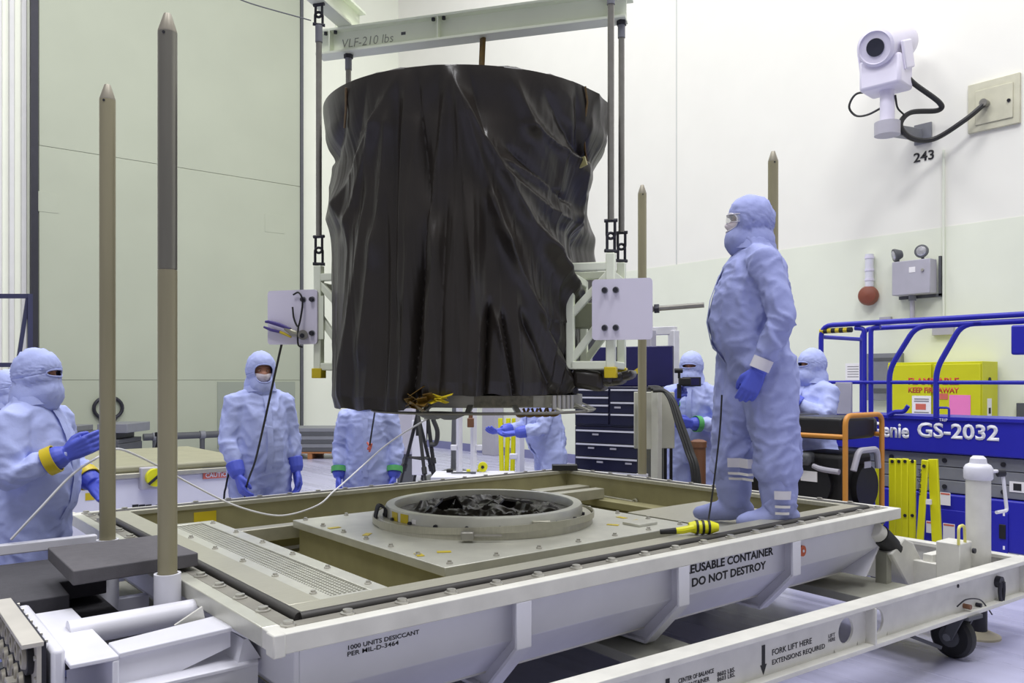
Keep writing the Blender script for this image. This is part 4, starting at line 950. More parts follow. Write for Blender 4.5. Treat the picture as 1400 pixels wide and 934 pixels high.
def person(label, base, facing, height, hood='slit', armL=None, armR=None, legs=None, belly=0., lean=0., hyaw=0., hpitch=0., curlL=.30, curlR=.30, tape=None, suit=M_suit, vox=.013, thumbL=(0, 1, 0), thumbR=(0, 1, 0), skin=M_skin, wide=1.0, patches=False, seed=0, hroll=0., legr=1.):
    sc = height/1.785; f = Vector(facing).normalized()
    t = thing('person', base, label, 'person', 'workers in blue cleanroom coveralls')
    t.rotation_euler = (0, 0, math.atan2(-f.x, f.y)); t.scale = (sc, sc, sc); ORG[t.name] = V(0, 0, 0)
    hip = V(0, 0, .96); RL = Matrix.Rotation(-lean, 3, 'X')
    up = lambda p: hip+RL @ (Vector(p)-hip)
    armL = armL or ((-.275, -.03, 1.14), (-.285, .06, .89)); armR = armR or ((.275, -.03, 1.14), (.285, .06, .89))
    mb = MB(); b = belly; w_ = wide
    SEC = [(.78, .165, .135, 0), (.88, .185, .15, .0), (.98, .19+b*.2, .155+b*.7, b*.35), (1.10, .185+b*.25, .155+b, b*.45), (1.22, .19+b*.2, .155+b*.85, b*.3), (1.33, .195+b*.1, .15+b*.5, b*.1), (1.41, .185, .135+b*.3, -.005), (1.46, .15, .115+b*.1, -.01), (1.50, .112, .10, -.005), (1.55, .095, .095, .0), (1.60, .08, .085, .01)]
    n = 28; vs = []
    for z, rx, ry, yo in SEC:
        for k in range(n):
            a = 2*math.pi*k/n; vs.append(up((rx*w_*math.cos(a), yo+ry*math.sin(a), z)) if z > .9 else V(rx*w_*math.cos(a), yo+ry*math.sin(a), z))
    m = len(SEC)
    mb.add(vs, [(i*n+k, i*n+(k+1) % n, (i+1)*n+(k+1) % n, (i+1)*n+k) for i in range(m-1) for k in range(n)]+[tuple(range(n-1, -1, -1)), tuple((m-1)*n+k for k in range(n))])
    lg = legs or {-1: ((-.10, 0, .92), (-.115, .02, .50), (-.12, -.01, .10)), 1: ((.10, 0, .92), (.115, .02, .50), (.12, -.01, .10))}
    ankles = {}
    for s in (-1, 1):
        h, k, a = [Vector(q) for q in lg[s]]; ankles[s] = a
        mb.tube([h+V(0, 0, .03), h, h.lerp(k, .5), k, k.lerp(a, .45), a.lerp(k, .32 if patches else .12), a], [.12*legr, (.130+b*.15)*legr, (.118+b*.1)*legr, .105*legr, .108*legr, .095*(.92 if patches else 1), .080], 18, round_=True)
    wr = {}
    for s, arm in ((-1, armL), (1, armR)):
        sh = up((s*.185*w_, -.005, 1.405)); e, wv = Vector(arm[0]), Vector(arm[1]); e.x *= w_ if abs(e.x) > .2 else 1
        if not lean: pass
        else: e, wv = up(e), up(wv)
        mb.tube([up((s*.13*w_, 0, 1.41)), sh, sh.lerp(e, .5), e, e.lerp(wv, .5), wv.lerp(e, .12 if patches else .24), wv], [.088, .088, .080, .070, .066, .060 if patches else .045, .044 if patches else .030], 18, round_=True)
        wr[s] = (e, wv)
    me = remesh(mb, vox, 7, 'body')
    co = get_co(me); no = get_no(me); out = co.copy(); sd = V(seed*7.3, seed*3.1, 0)
    kn = [(Vector(lg[-1][1]), .17), (Vector(lg[1][1]), .17), (wr[-1][0], .15), (wr[1][0], .15), (V(0, 0, .86), .2), (Vector(lg[-1][2]), .16), (Vector(lg[1][2]), .16), (up((-.17, 0, 1.36)), .12), (up((.17, 0, 1.36)), .12)]
    for i in range(len(co)):
        p = V(*co[i].tolist()); q = V(p.x*6, p.y*6, p.z*3)+sd
        wq = V(mnoise.noise(q*.7), mnoise.noise(q*.7+V(9, 0, 0)), mnoise.noise(q*.7+V(0, 9, 0)))*1.1
        n1 = (1-abs(mnoise.noise(q+wq)))**3; n2 = (1-abs(mnoise.noise(V(p.x*9, p.y*9, p.z*16)+wq*1.6+sd)))**3; n3 = mnoise.noise(V(p.x*24, p.y*24, p.z*20)+wq)
        j = 0
        for c, rr in kn:
            dd = (p-c).length
            if dd < rr*1.6: j = max(j, math.exp(-(dd/rr)**2*1.5))
        dsp = .017*(n1-.5)+(.008+.012*j)*(n2-.5)+.0022*n3
        out[i] = co[i]+no[i]*dsp
    # zip placket: slight raised line down the front
    me.vertices.foreach_set('co', out.ravel()); me.materials.append(suit); me.materials.append(skin)
    # head joined to the body mesh
    hcl = up((0, .022, 1.642)); HM = Matrix.Translation(hcl) @ RL.to_4x4() @ Matrix.Rotation(-hyaw, 4, 'Z') @ Matrix.Rotation(hpitch, 4, 'X') @ Matrix.Rotation(hroll, 4, 'Y')
    hm = MB(); nA, nE = 40, 30; hv = []
    for j in range(1, nE):
        el = -math.pi/2+math.pi*j/nE
        for k in range(nA):
            az = 2*math.pi*k/nA-math.pi; hv.append(HM @ (ddir(az, el)*face_r(az, el)))
    o_ = len(hv); hv += [HM @ V(0, 0, -.12), HM @ V(0, 0, .10)]
    hf = [(j*nA+k, j*nA+(k+1) % nA, (j+1)*nA+(k+1) % nA, (j+1)*nA+k) for j in range(nE-2) for k in range(nA)]+[(o_, (k+1) % nA, k) for k in range(nA)]+[(o_+1, (nE-2)*nA+k, (nE-2)*nA+(k+1) % nA) for k in range(nA)]
    bm = bmesh.new(); bm.from_mesh(me); nv = [bm.verts.new(p) for p in hv]
    for fc in hf:
        g = bm.faces.new([nv[i] for i in fc]); g.material_index = 1
    bm.to_mesh(me); bm.free(); me.shade_smooth(); me.update()
    body = link('body', me, t)
    # hood
    e0, aw, ew = {'slit': (R(3), R(36), R(9)), 'open': (R(-5), R(38), R(29)), 'wide': (R(-6), R(43), R(22))}[hood]
    K, J = 64, 28; hb = MB(); rows = []; back = V(0, -1, -.15).normalized(); rim = []
    for j in range(J+1):
        row = []
        for k in range(K+1):
            a = 2*math.pi*k/K; ca, sa = math.cos(a), math.sin(a); rho = (abs(ca/aw)**2.6+abs(sa/ew)**2.6)**(-1/2.6)
            d0 = ddir(rho*ca, e0+rho*sa)
            d = d0.slerp(back, j/J*.999) if False else (d0*math.sin((1-j/J*.999)*math.acos(max(-1, min(1, d0.dot(back)))))+back*math.sin(j/J*.999*math.acos(max(-1, min(1, d0.dot(back)))))).normalized()
            r = hood_r(d); q = d*14+sd
            r += (.0055*(1-abs(mnoise.noise(q))*2)+.004*(1-abs(mnoise.noise(V(d.x*10, d.y*10, d.z*30)+sd))*2)+.003*(1-abs(mnoise.noise(q*2.1)*2)))*min(1, j/4)
            p = HM @ (d*r); row.append(p)
            if j == 0: rim.append(HM @ (d*(r+.001)))
        rows.append(row)
    hb.grid(rows); hd = part('hood', hb, suit, t, angle=80)
    so = hd.modifiers.new('solid', 'SOLIDIFY'); so.thickness = .004; so.offset = -1
    part('hood_trim', MB().tube(rim, .0045, 6), M_cuff if hood == 'wide' else suit, hd)
    # eyes
    for s in (-1, 1):
        az, el = s*R(19), R(1.5); d = ddir(az, el); c = d*(face_r(az, el)-.008)
        ey = part('eye', MB().ell(HM @ c, .0125, .0125, .0125), M_eye, t); part('iris', MB().ell(HM @ (c+V(0, .0095, 0)), .0045, .0045, .0045), M_iris, ey)
        part('eyebrow', MB().tube([HM @ (ddir(s*R(10), R(9))*(face_r(s*R(10), R(9))+.001)), HM @ (ddir(s*R(19), R(11))*(face_r(s*R(19), R(11))+.001)), HM @ (ddir(s*R(30), R(9))*(face_r(s*R(30), R(9))+.001))], [.002, .0035, .002], 6), M_brown, t)
    if hood != 'slit':
        g = [[HM @ (ddir(R(a), R(e))*(face_r(R(a), R(e))+.013+.010*math.exp(-(a/16)**2)*math.exp(-((e+28)/14)**2))) for a in range(-56, 57, 4)] for e in range(-66, -6, 4)]
        mk = part('face_mask', MB().grid(g), M_mask, t, angle=80)
    if hood == 'wide':
        g = [[HM @ (ddir(R(a), R(e))*(.128-.00035*abs(a))) for a in range(-52, 53, 4)] for e in range(-9, 15, 3)]
        gl = part('safety_glasses', MB().grid(g), M_clear, t, angle=80); part('glasses_frame', MB().tube(g[-1], .003, 6).tube(g[0], .002, 6), M_cuff, gl)
    # collar, placket, gloves, feet
    cl = up((0, 0, 1.50)); part('collar', MB().lathe([(.112, -.02), (.122, -.022), (.112, .025), (.104, .025)], cl, RL @ V(0, -.12, 1), 32, True), suit, t, angle=60)
    fy = [(z, ry+yo) for z, rx, ry, yo in SEC if z >= .88 and z < 1.47]
    part('zip_placket', MB().grid([[up((x, y+.006+.003*(abs(x) < .02), z)) for x in (-.022, 0, .022)] for z, y in fy]), suit, t)
    for s, cu, th in ((-1, curlL, thumbL), (1, curlR, thumbR)):
        e, wv = wr[s]; dr_ = (wv-e).normalized(); A = mat_align(dr_, RL @ Vector(th))
        side = s
        o = link('glove', BARE[s] if patches else HANDS[(side, cu)], t); o.matrix_local = Matrix.Translation(wv+dr_*(.075 if patches else .02)) @ A.to_4x4() @ Matrix.Scale(1.14, 4)
        if tape: part('cuff_tape', ring_torus(wv-dr_*.055, dr_, .066, .006, .05), tape, o if False else t)
        else: part('sleeve_cuff', ring_torus(wv+dr_*(.035 if patches else -.07), dr_, .042 if patches else .050, .009, .06 if patches else .03), M_cuff if patches else suit, t)
        a = ankles[s]; k = Vector(lg[s][1]); ft = MB()
        ft.tube([a+V(0, -.055, -.035), a+V(0, .02, -.035), a+V(s*.01, .11, -.05), a+V(s*.015, .19, -.06)], [.05, .058, .05, .036], 16, round_=True)
        ft.tube([a+V(0, 0, -.02), a.lerp(k, .25), a.lerp(k, .55)], [.075, .096, .100], 18)
        fm = remesh(ft, .011, 4, 'shoe_cover'); c2 = get_co(fm); c2[:, 2] = np.maximum(c2[:, 2], a.z-.1); nn = get_no(fm)
        for i in range(len(c2)):
            q = V(*c2[i].tolist()); c2[i] += nn[i]*.005*(1-abs(mnoise.noise(V(q.x*14, q.y*14, q.z*9)+sd))*2)
        c2[:, 2] = np.maximum(c2[:, 2], a.z-.1)
        fm.vertices.foreach_set('co', c2.ravel()); fm.materials.append(suit); fm.shade_smooth(); fo = link('shoe_cover', fm, t)
        if patches:
            for zz, hh, mm in (((.17, .045, M_cuff), (.125, .014, M_paper), (.09, .014, M_paper)) if s < 0 else ((.315, .05, M_cuff), (.275, .014, M_paper), (.245, .014, M_paper))):
                rws = []
                for dz in (0, hh):
                    rw = []
                    for q_ in np.linspace(-.35, .45, 6):
                        pool = np.vstack([out, c2]); dx, dy = pool[:, 0]-a.x, pool[:, 1]-a.y; rr_ = np.hypot(dx, dy)
                        ang = np.arctan2(dy, -dx); ok = (np.abs(pool[:, 2]-zz-dz) < .025) & (np.abs(ang-q_) < .25) & (rr_ < .19)
                        r_ = (rr_[ok].max() if ok.any() else .11)+.004; rw.append((a.x-r_*math.cos(q_), a.y+r_*math.sin(q_), zz+dz))
                    rws.append(rw)
                part('boot_patch', MB().grid(rws), mm, fo)
    return t
def gp_(px, d, z=0): p = at_d(px, HY, d); return V(p.x, p.y, z)
LFTV, RGT = -RV, RV
# man in the container
person('large worker with mask and glasses standing inside the container base in profile', gp_(1031, 4.80, .732), LFTV+FV*.1, 1.935, 'wide', armL=((-.275, -.085, 1.10), (-.27, .0, .90)), armR=((.27, -.02, 1.12), (.25, .03, .90)),
       legs={-1: ((-.10, -.04, .90), (-.115, -.09, .47), (-.105, -.11, .105)), 1: ((.10, .03, .90), (.11, .10, .47), (.105, .085, .105))}, legr=1.14, belly=.062, wide=1.06, vox=.0105, patches=True, suit=M_suit2, seed=1, thumbL=(0, .9, .4), hpitch=R(4), skin=M_skind)
# left worker reaching
person('worker at left with hooded eye slit reaching an arm with yellow taped cuff', gp_(46, 4.25), RGT-FV*.05, 1.75, 'slit', armR=((.26, .06, 1.13), (.20, .28, 1.235)), armL=((-.27, .04, 1.15), (-.2, .2, 1.05)), belly=.05, tape=M_ytape, vox=.0115, curlR=.30, seed=2, thumbR=(0, .2, 1), hpitch=R(2), wide=1.02)
person('worker behind the left man, only hood and eyes showing at the edge', gp_(8, 5.9), RGT-FV*.3, 1.66, 'slit', seed=3, vox=.016)
# man by the back rim
person('worker with white mask at back rim, hands hanging, under the left board', gp_(355, 6.15), -FV*.78+RV*.62, 1.80, 'open', armR=((.255, .02, 1.13), (.22, .15, .90)), armL=((-.25, -.0, 1.14), (-.25, .08, .90)), belly=.035, hyaw=R(-12) if False else R(8), hpitch=R(-3), seed=4, vox=.012, wide=.96)
person('worker facing us with green taped cuffs, head hidden by the black shroud', gp_(503, 6.75), -FV+RV*.03, 1.63, 'slit', armL=((-.25, -.02, 1.13), (-.245, .08, .885)), armR=((.25, -.02, 1.13), (.245, .08, .885)), tape=M_gtape, seed=5, vox=.012)
person('worker whose head the shroud hides, arms reaching left beside navy tool chest', gp_(752, 8.1), LFTV-FV*.35, 1.72, 'slit', lean=R(14), armL=((-.25, .13, 1.20), (-.16, .36, 1.22)), armR=((.25, .13, 1.20), (.14, .40, 1.24)), belly=.05, seed=6, vox=.014)
person('worker holding up a video camera with green taped cuff, by brown bollard', gp_(946, 7.8), -FV*.93-RV*.4, 1.86, 'slit', armL=((-.27, .08, 1.12), (-.06, .30, 1.14)), armR=((.26, .10, 1.16), (.10, .30, 1.34)), tape=M_gtape, seed=7, vox=.013, curlR=.85, curlL=.85, hyaw=R(2), thumbL=(0, .2, 1), thumbR=(0, .2, 1))
person('worker mostly hidden behind the grey panel, pale hood just showing', gp_(907, 10.2), -FV-RV*.3, 1.67, 'slit', seed=8, vox=.018)
person('worker behind the generator in profile with arms raised to the chest', gp_(1113, 7.35), LFTV-FV*.35, 1.87, 'slit', armL=((-.26, .10, 1.20), (-.08, .30, 1.36)), armR=((.26, .12, 1.20), (.06, .3, 1.38)), belly=.04, seed=9, vox=.014, curlL=.85, curlR=.85)
# ================================================================ loose things and background equipment
def rope(name, pts, r, m, label, cat='rope', n=10): return tag(part(name, MB().tube(spline(pts, n), r, 8), m, None), label, cat)
rope('tag_line', [fp(387, 462, -.03), at_d(374, 520, 5.2), at_d(362, 575, 5.4), at_d(349, 630, 5.65), at_d(336, 672, 5.85), V(*(gp_(331, 6.0, .35))), V(*gp_(329, 6.05, .02))], .0075, M_black, 'black rope hanging from the left white board past the masked worker')
rope('tag_line', [at_d(314, 640, 5.98), at_d(309, 665, 5.98), at_d(306, 690, 6.0), V(*gp_(304, 6.05, .02))], .0075, M_black, 'short black rope end below the masked worker\'s right glove')
rope('tag_line', [at_d(513, 560, 6.0), at_d(509, 585, 6.3), at_d(505, 612, 6.45)], .0065, M_black, 'black cord running down to the chest of the green cuffed worker')
tag(part('red_knot', MB().tube(spline([at_d(502, 605, 6.45), at_d(506, 612, 6.43), at_d(503, 614, 6.44), at_d(508, 607, 6.43), at_d(505, 618, 6.44)]), .008, 6), M_cred, None), 'small red knot on the cord at the worker\'s chest', 'knot')
rope('tag_line', [at_d(987, 540, 4.62), at_d(984, 590, 4.62), at_d(976, 660, 4.6), at_d(969, 708, 4.55), at_d(967, 716, 4.5)], .005, M_black, 'thin black cord hanging before the man in the container')
h0 = at_d(160, 614, 4.3)
rope('tag_line', [at_d(15, 738, 3.9), at_d(55, 695, 3.95), at_d(100, 648, 4.05), at_d(140, 622, 4.2), h0, at_d(185, 622, 4.5), at_d(225, 642, 4.9), at_d(265, 664, 5.1), at_d(318, 690, 5.25), at_d(368, 704, 5.35), at_d(400, 703, 5.38), at_d(436, 690, 5.45), at_d(455, 673, 5.7), at_d(469, 661, 6.0), at_d(498, 635, 6.3), at_d(525, 611, 6.3), at_d(552, 592, 6.1), at_d(592, 568, 5.4)], .006, M_cord, 'white cord sagging from the left worker\'s glove across the container corner', 'cord')
# yellow power tool on the rim
c = at_z(955, 724, ZR+.035); t = thing('power_tool', V(c.x, c.y, ZR+.008), 'yellow and black hand tool lying on the front lip by the man\'s foot', 'tool')
c.z = ZR+.046
part('motor_body', MB().tube([c-RV*.05, c-RV*.02, c+RV*.06, c+RV*.1], [.024, .032, .034, .02], 14), M_yellow, t)
part('handle', MB().tube([c-RV*.03-FV*.02, c-RV*.09-FV*.03-Z*.01, c-RV*.12-FV*.03-Z*.012], [.018, .018, .015], 10), M_yellow, t)
part('chuck', MB().tube([c-RV*.12-FV*.03-Z*.012, c-RV*.20-FV*.03-Z*.018], [.016, .012], 10), M_black, t)
for k in range(3): part('grip_band', MB().lathe([(.0335, -.006), (.0365, -.006), (.0365, .006), (.0335, .006)], c+RV*(-.01+k*.03), RV, 18, True), M_black, t)
# ---------- second container far left
t = thing('white_equipment_case', V(2.1, 8.3, 0), 'second white container with olive lid and caution label behind the left poles', 'container')
x0, x1, y0, y1 = 1.25, 2.95, 7.4, 9.3
part('body', MB().box(x0, x1, y0, y1, .18, .76), M_white, t, bevel=.015)
part('lid_rim', MB().box(x0-.04, x1+.04, y0-.04, y1+.04, .76, .80), M_steel, t, bevel=.005)
part('lid', MB().box(x0+.02, x1-.02, y0+.02, y1-.02, .80, .86), mat('olive_lid', S(152, 150, 124), .5), t, bevel=.02)
for x in (x0+.1, x1-.2): part('skid', MB().box(x, x+.1, y0, y1, 0, .18), M_white, t)
p = at_v(277, 655, y0); q = at_v(318, 655, y0)
pl = part('caution_plate', MB().box(p.x, q.x, y0-.012, y0, p.z, p.z+.10), M_dgrey, t); part('caution_field', MB().box(p.x, q.x, y0-.015, y0-.012, p.z, p.z+.062), M_cred, pl)
text('lettering', 'CAUTION', V(p.x+.02, y0-.0155, p.z+.01), X, Z, q.x-p.x-.04, .042, M_lettw, pl, .02)
p = at_v(209, 652, y0-.04); part('yellow_winch', MB().cyl(p+V(0, -.09, 0), p+V(0, .03, 0), .075, n=20), M_yellow, t); part('winch_bracket', MB().obox(p+V(-.02, 0, -.01), X, Y, Z, .17, .07, .19), M_lgrey, t, bevel=.01)
part('winch_band', MB().beam(p+V(-.06, -.092, -.05), p+V(.06, -.092, .05), .02, .03, Y), M_dark, t)
p = at_v(123, 679, y0); part('yellow_label', MB().box(p.x-.035, p.x+.035, y0-.004, y0, p.z-.03, p.z+.03), M_ytape, t)
p = at_v(134, 667, y0); part('grey_label', MB().box(p.x-.05, p.x+.08, y0-.004, y0, p.z-.04, p.z+.05), M_lgrey, t)
for k, px in enumerate((185, 194, 203, 217)):
    p = at_v(px, 690, y0); part('lift_slot', MB().box(p.x-.025, p.x+.025, y0-.003, y0, p.z-.03, p.z), M_ink, t)
for k, px in enumerate((125, 132)): p = at_v(px, 646, y0-.05); part('handle_knob', MB().ell(p, .035, .035, .035), M_bolt, t)
# ---------- stacked grey planks on the left
t0 = gp_(135, 14.6); 
zt0, zt1, zt2 = [at_d(100, y_, 14.6).z for y_ in (605, 599, 590)]
for i, (xa, xb, ya, yb, m) in enumerate(((60, 179, 605, 640, M_dgrey), (86, 178, 599, 606, M_dgrey), (84, 168, 590, 599, M_dgrey), (85, 110, 582, 590, M_grey), (150, 190, 578, 588, M_grey))):
    a, b = at_d(xa, yb, 14.6), at_d(xb, ya, 14.6); zl = (0, zt0, zt1, zt2, zt2)[i]
    c = (a+b)/2; c.z = (zl+b.z)/2; w2 = (b-a).dot(RV)
    single('grey_block', MB().obox(c, RV, FV, Z, w2, .9, b.z-zl), m, V(c.x, c.y, zl), ['lowest wide grey block of the stack by the green door', 'second grey block from the floor in the stack by the door', 'dark grey block third in the stack by the green door', 'short grey block on the left top of the door stack', 'pale grey plank on the right top of the door stack'][i], 'block', 'grey blocks stacked by the green door', bevel=.01)
t = thing('orange_trestle', V(*gp_(155, 10.2)), 'small orange trestle just beyond the second white container', 'trestle')
for sx in (-.18, .18): part('leg', MB().beam(gp_(155, 10.2)+RV*sx, at_d(158, 620, 10.2)+RV*.0, .06, .05), M_orange, t)
part('spreader', MB().beam(gp_(155, 10.2)+RV*-.1+Z*.3, gp_(155, 10.2)+RV*.1+Z*.3, .04, .04), M_orange, t)
# ---------- mini tripod
def tripod(name, apex, feet, r, label, m=M_black, mid=None, head=None):
    t = thing(name, V(apex.x, apex.y, 0), label, 'tripod')
    for f in feet: 
        lg_ = part('leg', MB().tube([apex, apex.lerp(f, .5), apex.lerp(f, .52), f], [r*1.3, r*1.3, r*.9, r*.9], 8), m, t); part('leg_clamp', MB().cyl(apex.lerp(f, .49), apex.lerp(f, .55), r*1.9, n=8), m, lg_)
    part('centre_column', MB().cyl(apex-Z*.25, apex+Z*.12, r*1.4, n=10), m, t); part('head', MB().obox(apex+Z*.14, RV, FV, Z, .12, .09, .08), m, t, bevel=.01)
    if mid:
        for i in range(3): part('spreader', MB().cyl(apex.lerp(feet[i], mid), apex.lerp(feet[(i+1) % 3], mid), r*.7, n=6), m, t)
    return t
a = at_d(217, 604, 15.5); tripod('small_tripod', a, [V(*(gp_(x, d)))+Z*.0 for x, d in ((208, 15.5), (224, 15.3), (219, 15.9))], .03, 'small black tripod silhouette at the foot of the green door')
a = at_d(571, 566, 9.4); tripod('camera_tripod', a, [gp_(537, 9.6), gp_(589, 8.9), gp_(606, 9.5)], .016, 'black camera tripod seen below the shroud left of the white bench', mid=.42)
a = at_d(584, 566, 10.6); t = tripod('light_stand', a, [gp_(575, 10.9), gp_(600, 10.4), gp_(560, 10.5)], .02, 'second black tripod stand behind the camera tripod', mid=.5)
part('cable_coil', MB().tube(spline([at_d(592, 573, 10.5)+RV*.0, at_d(598, 590, 10.5), at_d(596, 606, 10.5), at_d(588, 608, 10.5)]), .03, 8), M_hose, t)
# dark floor base plate with mast
c = gp_(622, 13.2); t = thing('stand_base', c, 'grey cone-based stand on the floor behind the white bench', 'stand')
part('base', MB().lathe([(0, 0), (.55, 0), (.55, .02), (.12, .16), (0, .17)], c, n=32), M_dgrey, t); part('mast', MB().cyl(c+Z*.1, c+Z*1.45, .07, .04), M_dgrey, t)
# white ball float and cable on the floor
c = gp_(589, 12.8, .1); single('white_ball', MB().ell(c+Z*.28, .06, .06, .06), M_white, c, 'small white round lamp ball near the tripod legs', 'ball')
ORGb = bpy.data.objects[-1] if False else None
rope('floor_cable', [gp_(590, 12.9, .03), gp_(610, 12.6, .03), gp_(640, 12.5, .03), gp_(665, 12.8, .03)], .03, M_hose, 'dark cable lying on the floor behind the bench', 'cable')
# plain white upright shape between the tripod legs
single('white_upright', MB().obox(at_d(573, 612, 9.9)*1, RV, FV, Z, .17, .04, .66), M_white, V(*gp_(573, 9.9)), 'narrow white upright shape between the tripod legs', 'panel', bevel=.006)
# grey machine wrapped in plastic beside the worker
c = gp_(556, 12.5)
t = thing('grey_machine', c, 'pale grey cloth-covered machine at worker\'s elbow left of the tripod', 'machine')
part('cover', MB().obox(c+Z*.85, RV, FV, Z, .35, .5, .75), M_lgrey, t, bevel=.06); part('pedestal', MB().obox(c+Z*.24, RV, FV, Z, .25, .3, .48), M_dgrey, t, bevel=.02)
# distant grey column on the wall
c = at_u(670, 600, UW-.2); single('grey_column', MB().box(UW-.25, UW-.01, c.y-.22, c.y+.22, 0, 2.6), M_lgrey, V(UW-.13, c.y, 0), 'grey wall column behind the white bench', 'column', bevel=.01)
# ---------- pallet with grey sheets
c = gp_(432, 17.0); c.y = min(c.y, 16.6)
t = thing('wooden_pallet', c, 'wooden pallet on the floor carrying a stack of grey sheets', 'pallet')
for k in range(5): part('deck_board', MB().obox(c+EB*0+RV*0+V(0, 0, .13)+FV*(-.45+k*.225), RV, FV, Z, 1.25, .16, .03), M_wood, t)
for k in range(3): part('stringer', MB().obox(c+Z*.058+RV*(-.55+k*.55), RV, FV, Z, .09, 1.05, .115), M_wood, t)
zz = .146
for k in range(6):
    h = .08; single('grey_sheet', MB().obox(c+Z*(zz+h/2)+RV*(random.random()*.04-.02), RV, FV, Z, 1.22-.03*(k % 3), 1.0, h-.006), M_grey if k % 2 else M_dgrey, c+Z*zz, 'grey sheet, %s of the stack on the wooden pallet' % ['lowest', 'second from the bottom', 'third from the bottom', 'fourth from the bottom', 'second from the top', 'topmost'][k], 'sheet', 'grey sheets on the pallet', bevel=.004); zz += h
# ---------- white bench with uprights
c = gp_(648, 7.45); t = thing('white_bench', c, 'white workbench with two uprights behind the far container wall', 'workbench')
bz = CH-(648-HY)/FPX*7.45
part('bench_top', MB().obox(c+Z*(bz-.02), RV, FV, Z, .74, .5, .04), M_white, t, bevel=.006)
for sx in (-.33, .33):
    for sy in (-.2, .2): part('leg', MB().beam(c+RV*sx+FV*sy, c+RV*sx+FV*sy+Z*(bz-.04), .05, .05), M_white, t)
for px in (628, 647.5):
    p = at_d(px, HY, 7.6); up_ = part('upright', MB().beam(V(p.x, p.y, bz), V(p.x, p.y, 1.6), .045, .045), M_white, t, bevel=.004)
    pc_ = V(p.x, p.y, CH-(612-HY)/FPX*7.6); part('clamp', MB().obox(pc_+RV*(-.05 if px < 640 else .05), RV, FV, Z, .06, .05, .05), M_white, up_, bevel=.006)
q = at_d(643.5, 578, 7.5); part('lantern', MB().obox(q, RV, FV, Z, .06, .06, .085), M_brown, t, bevel=.006); part('lantern_neck', MB().cyl(q+Z*.04, q+Z*.10, .02, n=10), M_brown, t)
bt = lambda px, py: at_z(px, py, bz)
q = bt(660, 645); t = thing('tape_measure', q, 'yellow tape measure tool lying on the white bench', 'tape measure')
part('case', MB().cyl(q+Z*.045-FV*.03, q+Z*.045+FV*.03, .045, n=20), M_yellow, t); part('tongue', MB().obox(q+Z*.012-RV*.09, RV, FV, Z, .12, .04, .02), M_yellow, t, bevel=.004); part('hub', MB().cyl(q+Z*.045-FV*.032, q+Z*.045-FV*.038, .015, n=12), M_ink, t)
q = bt(632, 648); t = thing('small_wrench', q, 'dark wrench lying on the white bench', 'wrench'); part('shaft', MB().beam(q-RV*.1+Z*.01, q+RV*.1+Z*.01, .02, .012), M_dgrey, t); part('jaw', MB().cyl(q+RV*.1+Z*.002, q+RV*.1+Z*.018, .025, n=12), M_dgrey, t)
q = bt(615, 646); single('black_pouch', MB().obox(q+Z*.016, RV, FV, Z, .06, .05, .03), M_black, q, 'tiny black pouch at the left end of the bench', 'pouch', bevel=.006)
# yellow folded barrier behind
c = gp_(696, 9.0); t = thing('folded_barrier', c, 'yellow folded barrier legs between white bench and bending worker', 'barrier')
for xt, xb in ((684, 688), (695, 690), (703, 698)): part('slat', MB().beam(at_d(xt, 572, 9.0), V(*gp_(xb, 8.9)), .055, .025), M_yellow, t, bevel=.004)
part('panel', MB().beam(at_d(686, 578, 9.15), at_d(697, 602, 9.15), .1, .02), M_brown, t)
c = gp_(711, 8.8); t = thing('white_post', c, 'white square post beside the bending worker', 'post')
part('shaft', MB().beam(c, V(c.x, c.y, 1.5), .07, .07), M_white, t, bevel=.004); part('knob', MB().obox(V(c.x, c.y, CH-(624-HY)/FPX*8.8)-RV*.07, RV, FV, Z, .09, .05, .06), M_white, t, bevel=.01)
# ---------- tool chest
tcx = RV*.84+FV*-.55; tcx.normalize()       # along the drawer fronts
tcn = tcx.cross(Z).normalized()             # toward the camera
c = gp_(786, 8.55); t = thing('tool_chest', c+tcx*.38-tcn*.22, 'navy rolling tool chest with many drawers and pale drawer edges', 'tool chest')
W, Dp = .80, .46
bo = lambda x, z, off=0.: c+tcx*x+tcn*off+Z*z
part('lower_cabinet', MB().obox(bo(W/2, .62, -Dp/2), tcx, tcn, Z, W, Dp, .98), M_navy, t, bevel=.008)
part('upper_cabinet', MB().obox(bo(W/2, 1.315, -Dp/2), tcx, tcn, Z, W, Dp, .41), M_navy, t, bevel=.008)
part('open_lid', MB().obox(bo(W/2+.06, 1.73, -Dp+.05), tcx, tcn, Z, W+.12, .05, .42), M_navy2, t, bevel=.01)
part('lid_label', MB().obox(bo(W*.62, 1.66, -Dp+.078), (tcx*.85+Z*.5).normalized(), tcn, (Z*.85-tcx*.5).normalized(), .14, .004, .05), M_ytape, t)
def drawer(x0, x1, z0, z1):
    d = part('drawer', MB().obox(bo((x0+x1)/2, (z0+z1)/2, .008), tcx, tcn, Z, x1-x0-.008, .016, z1-z0-.008), M_navy, t, bevel=.004)
    part('drawer_edge', MB().obox(bo((x0+x1)/2, z1-.014, .022), tcx, tcn, Z, x1-x0-.012, .014, .016), mat('drawer_trim', S(214, 214, 222), .4), d)
zs_ = [1.50, 1.42, 1.34, 1.25, 1.13]
for a, b in zip(zs_, zs_[1:]): drawer(.02, .40, b, a)
for a, b in ((1.50, 1.37), (1.37, 1.25), (1.25, 1.13)): drawer(.42, .78, b, a)
for a, b in ((1.08, .94), (.94, .80), (.80, .66), (.66, .52), (.52, .34), (.34, .16)): drawer(.02, .78, b, a)
for k in range(6): part('name_plate', MB().obox(bo((.25, .5, .2, .45, .62, .3)[k], (1.03, 1.31, .89, .89, .75, .75)[k], .020), tcx, tcn, Z, .07, .006, .018), M_lgrey, t)
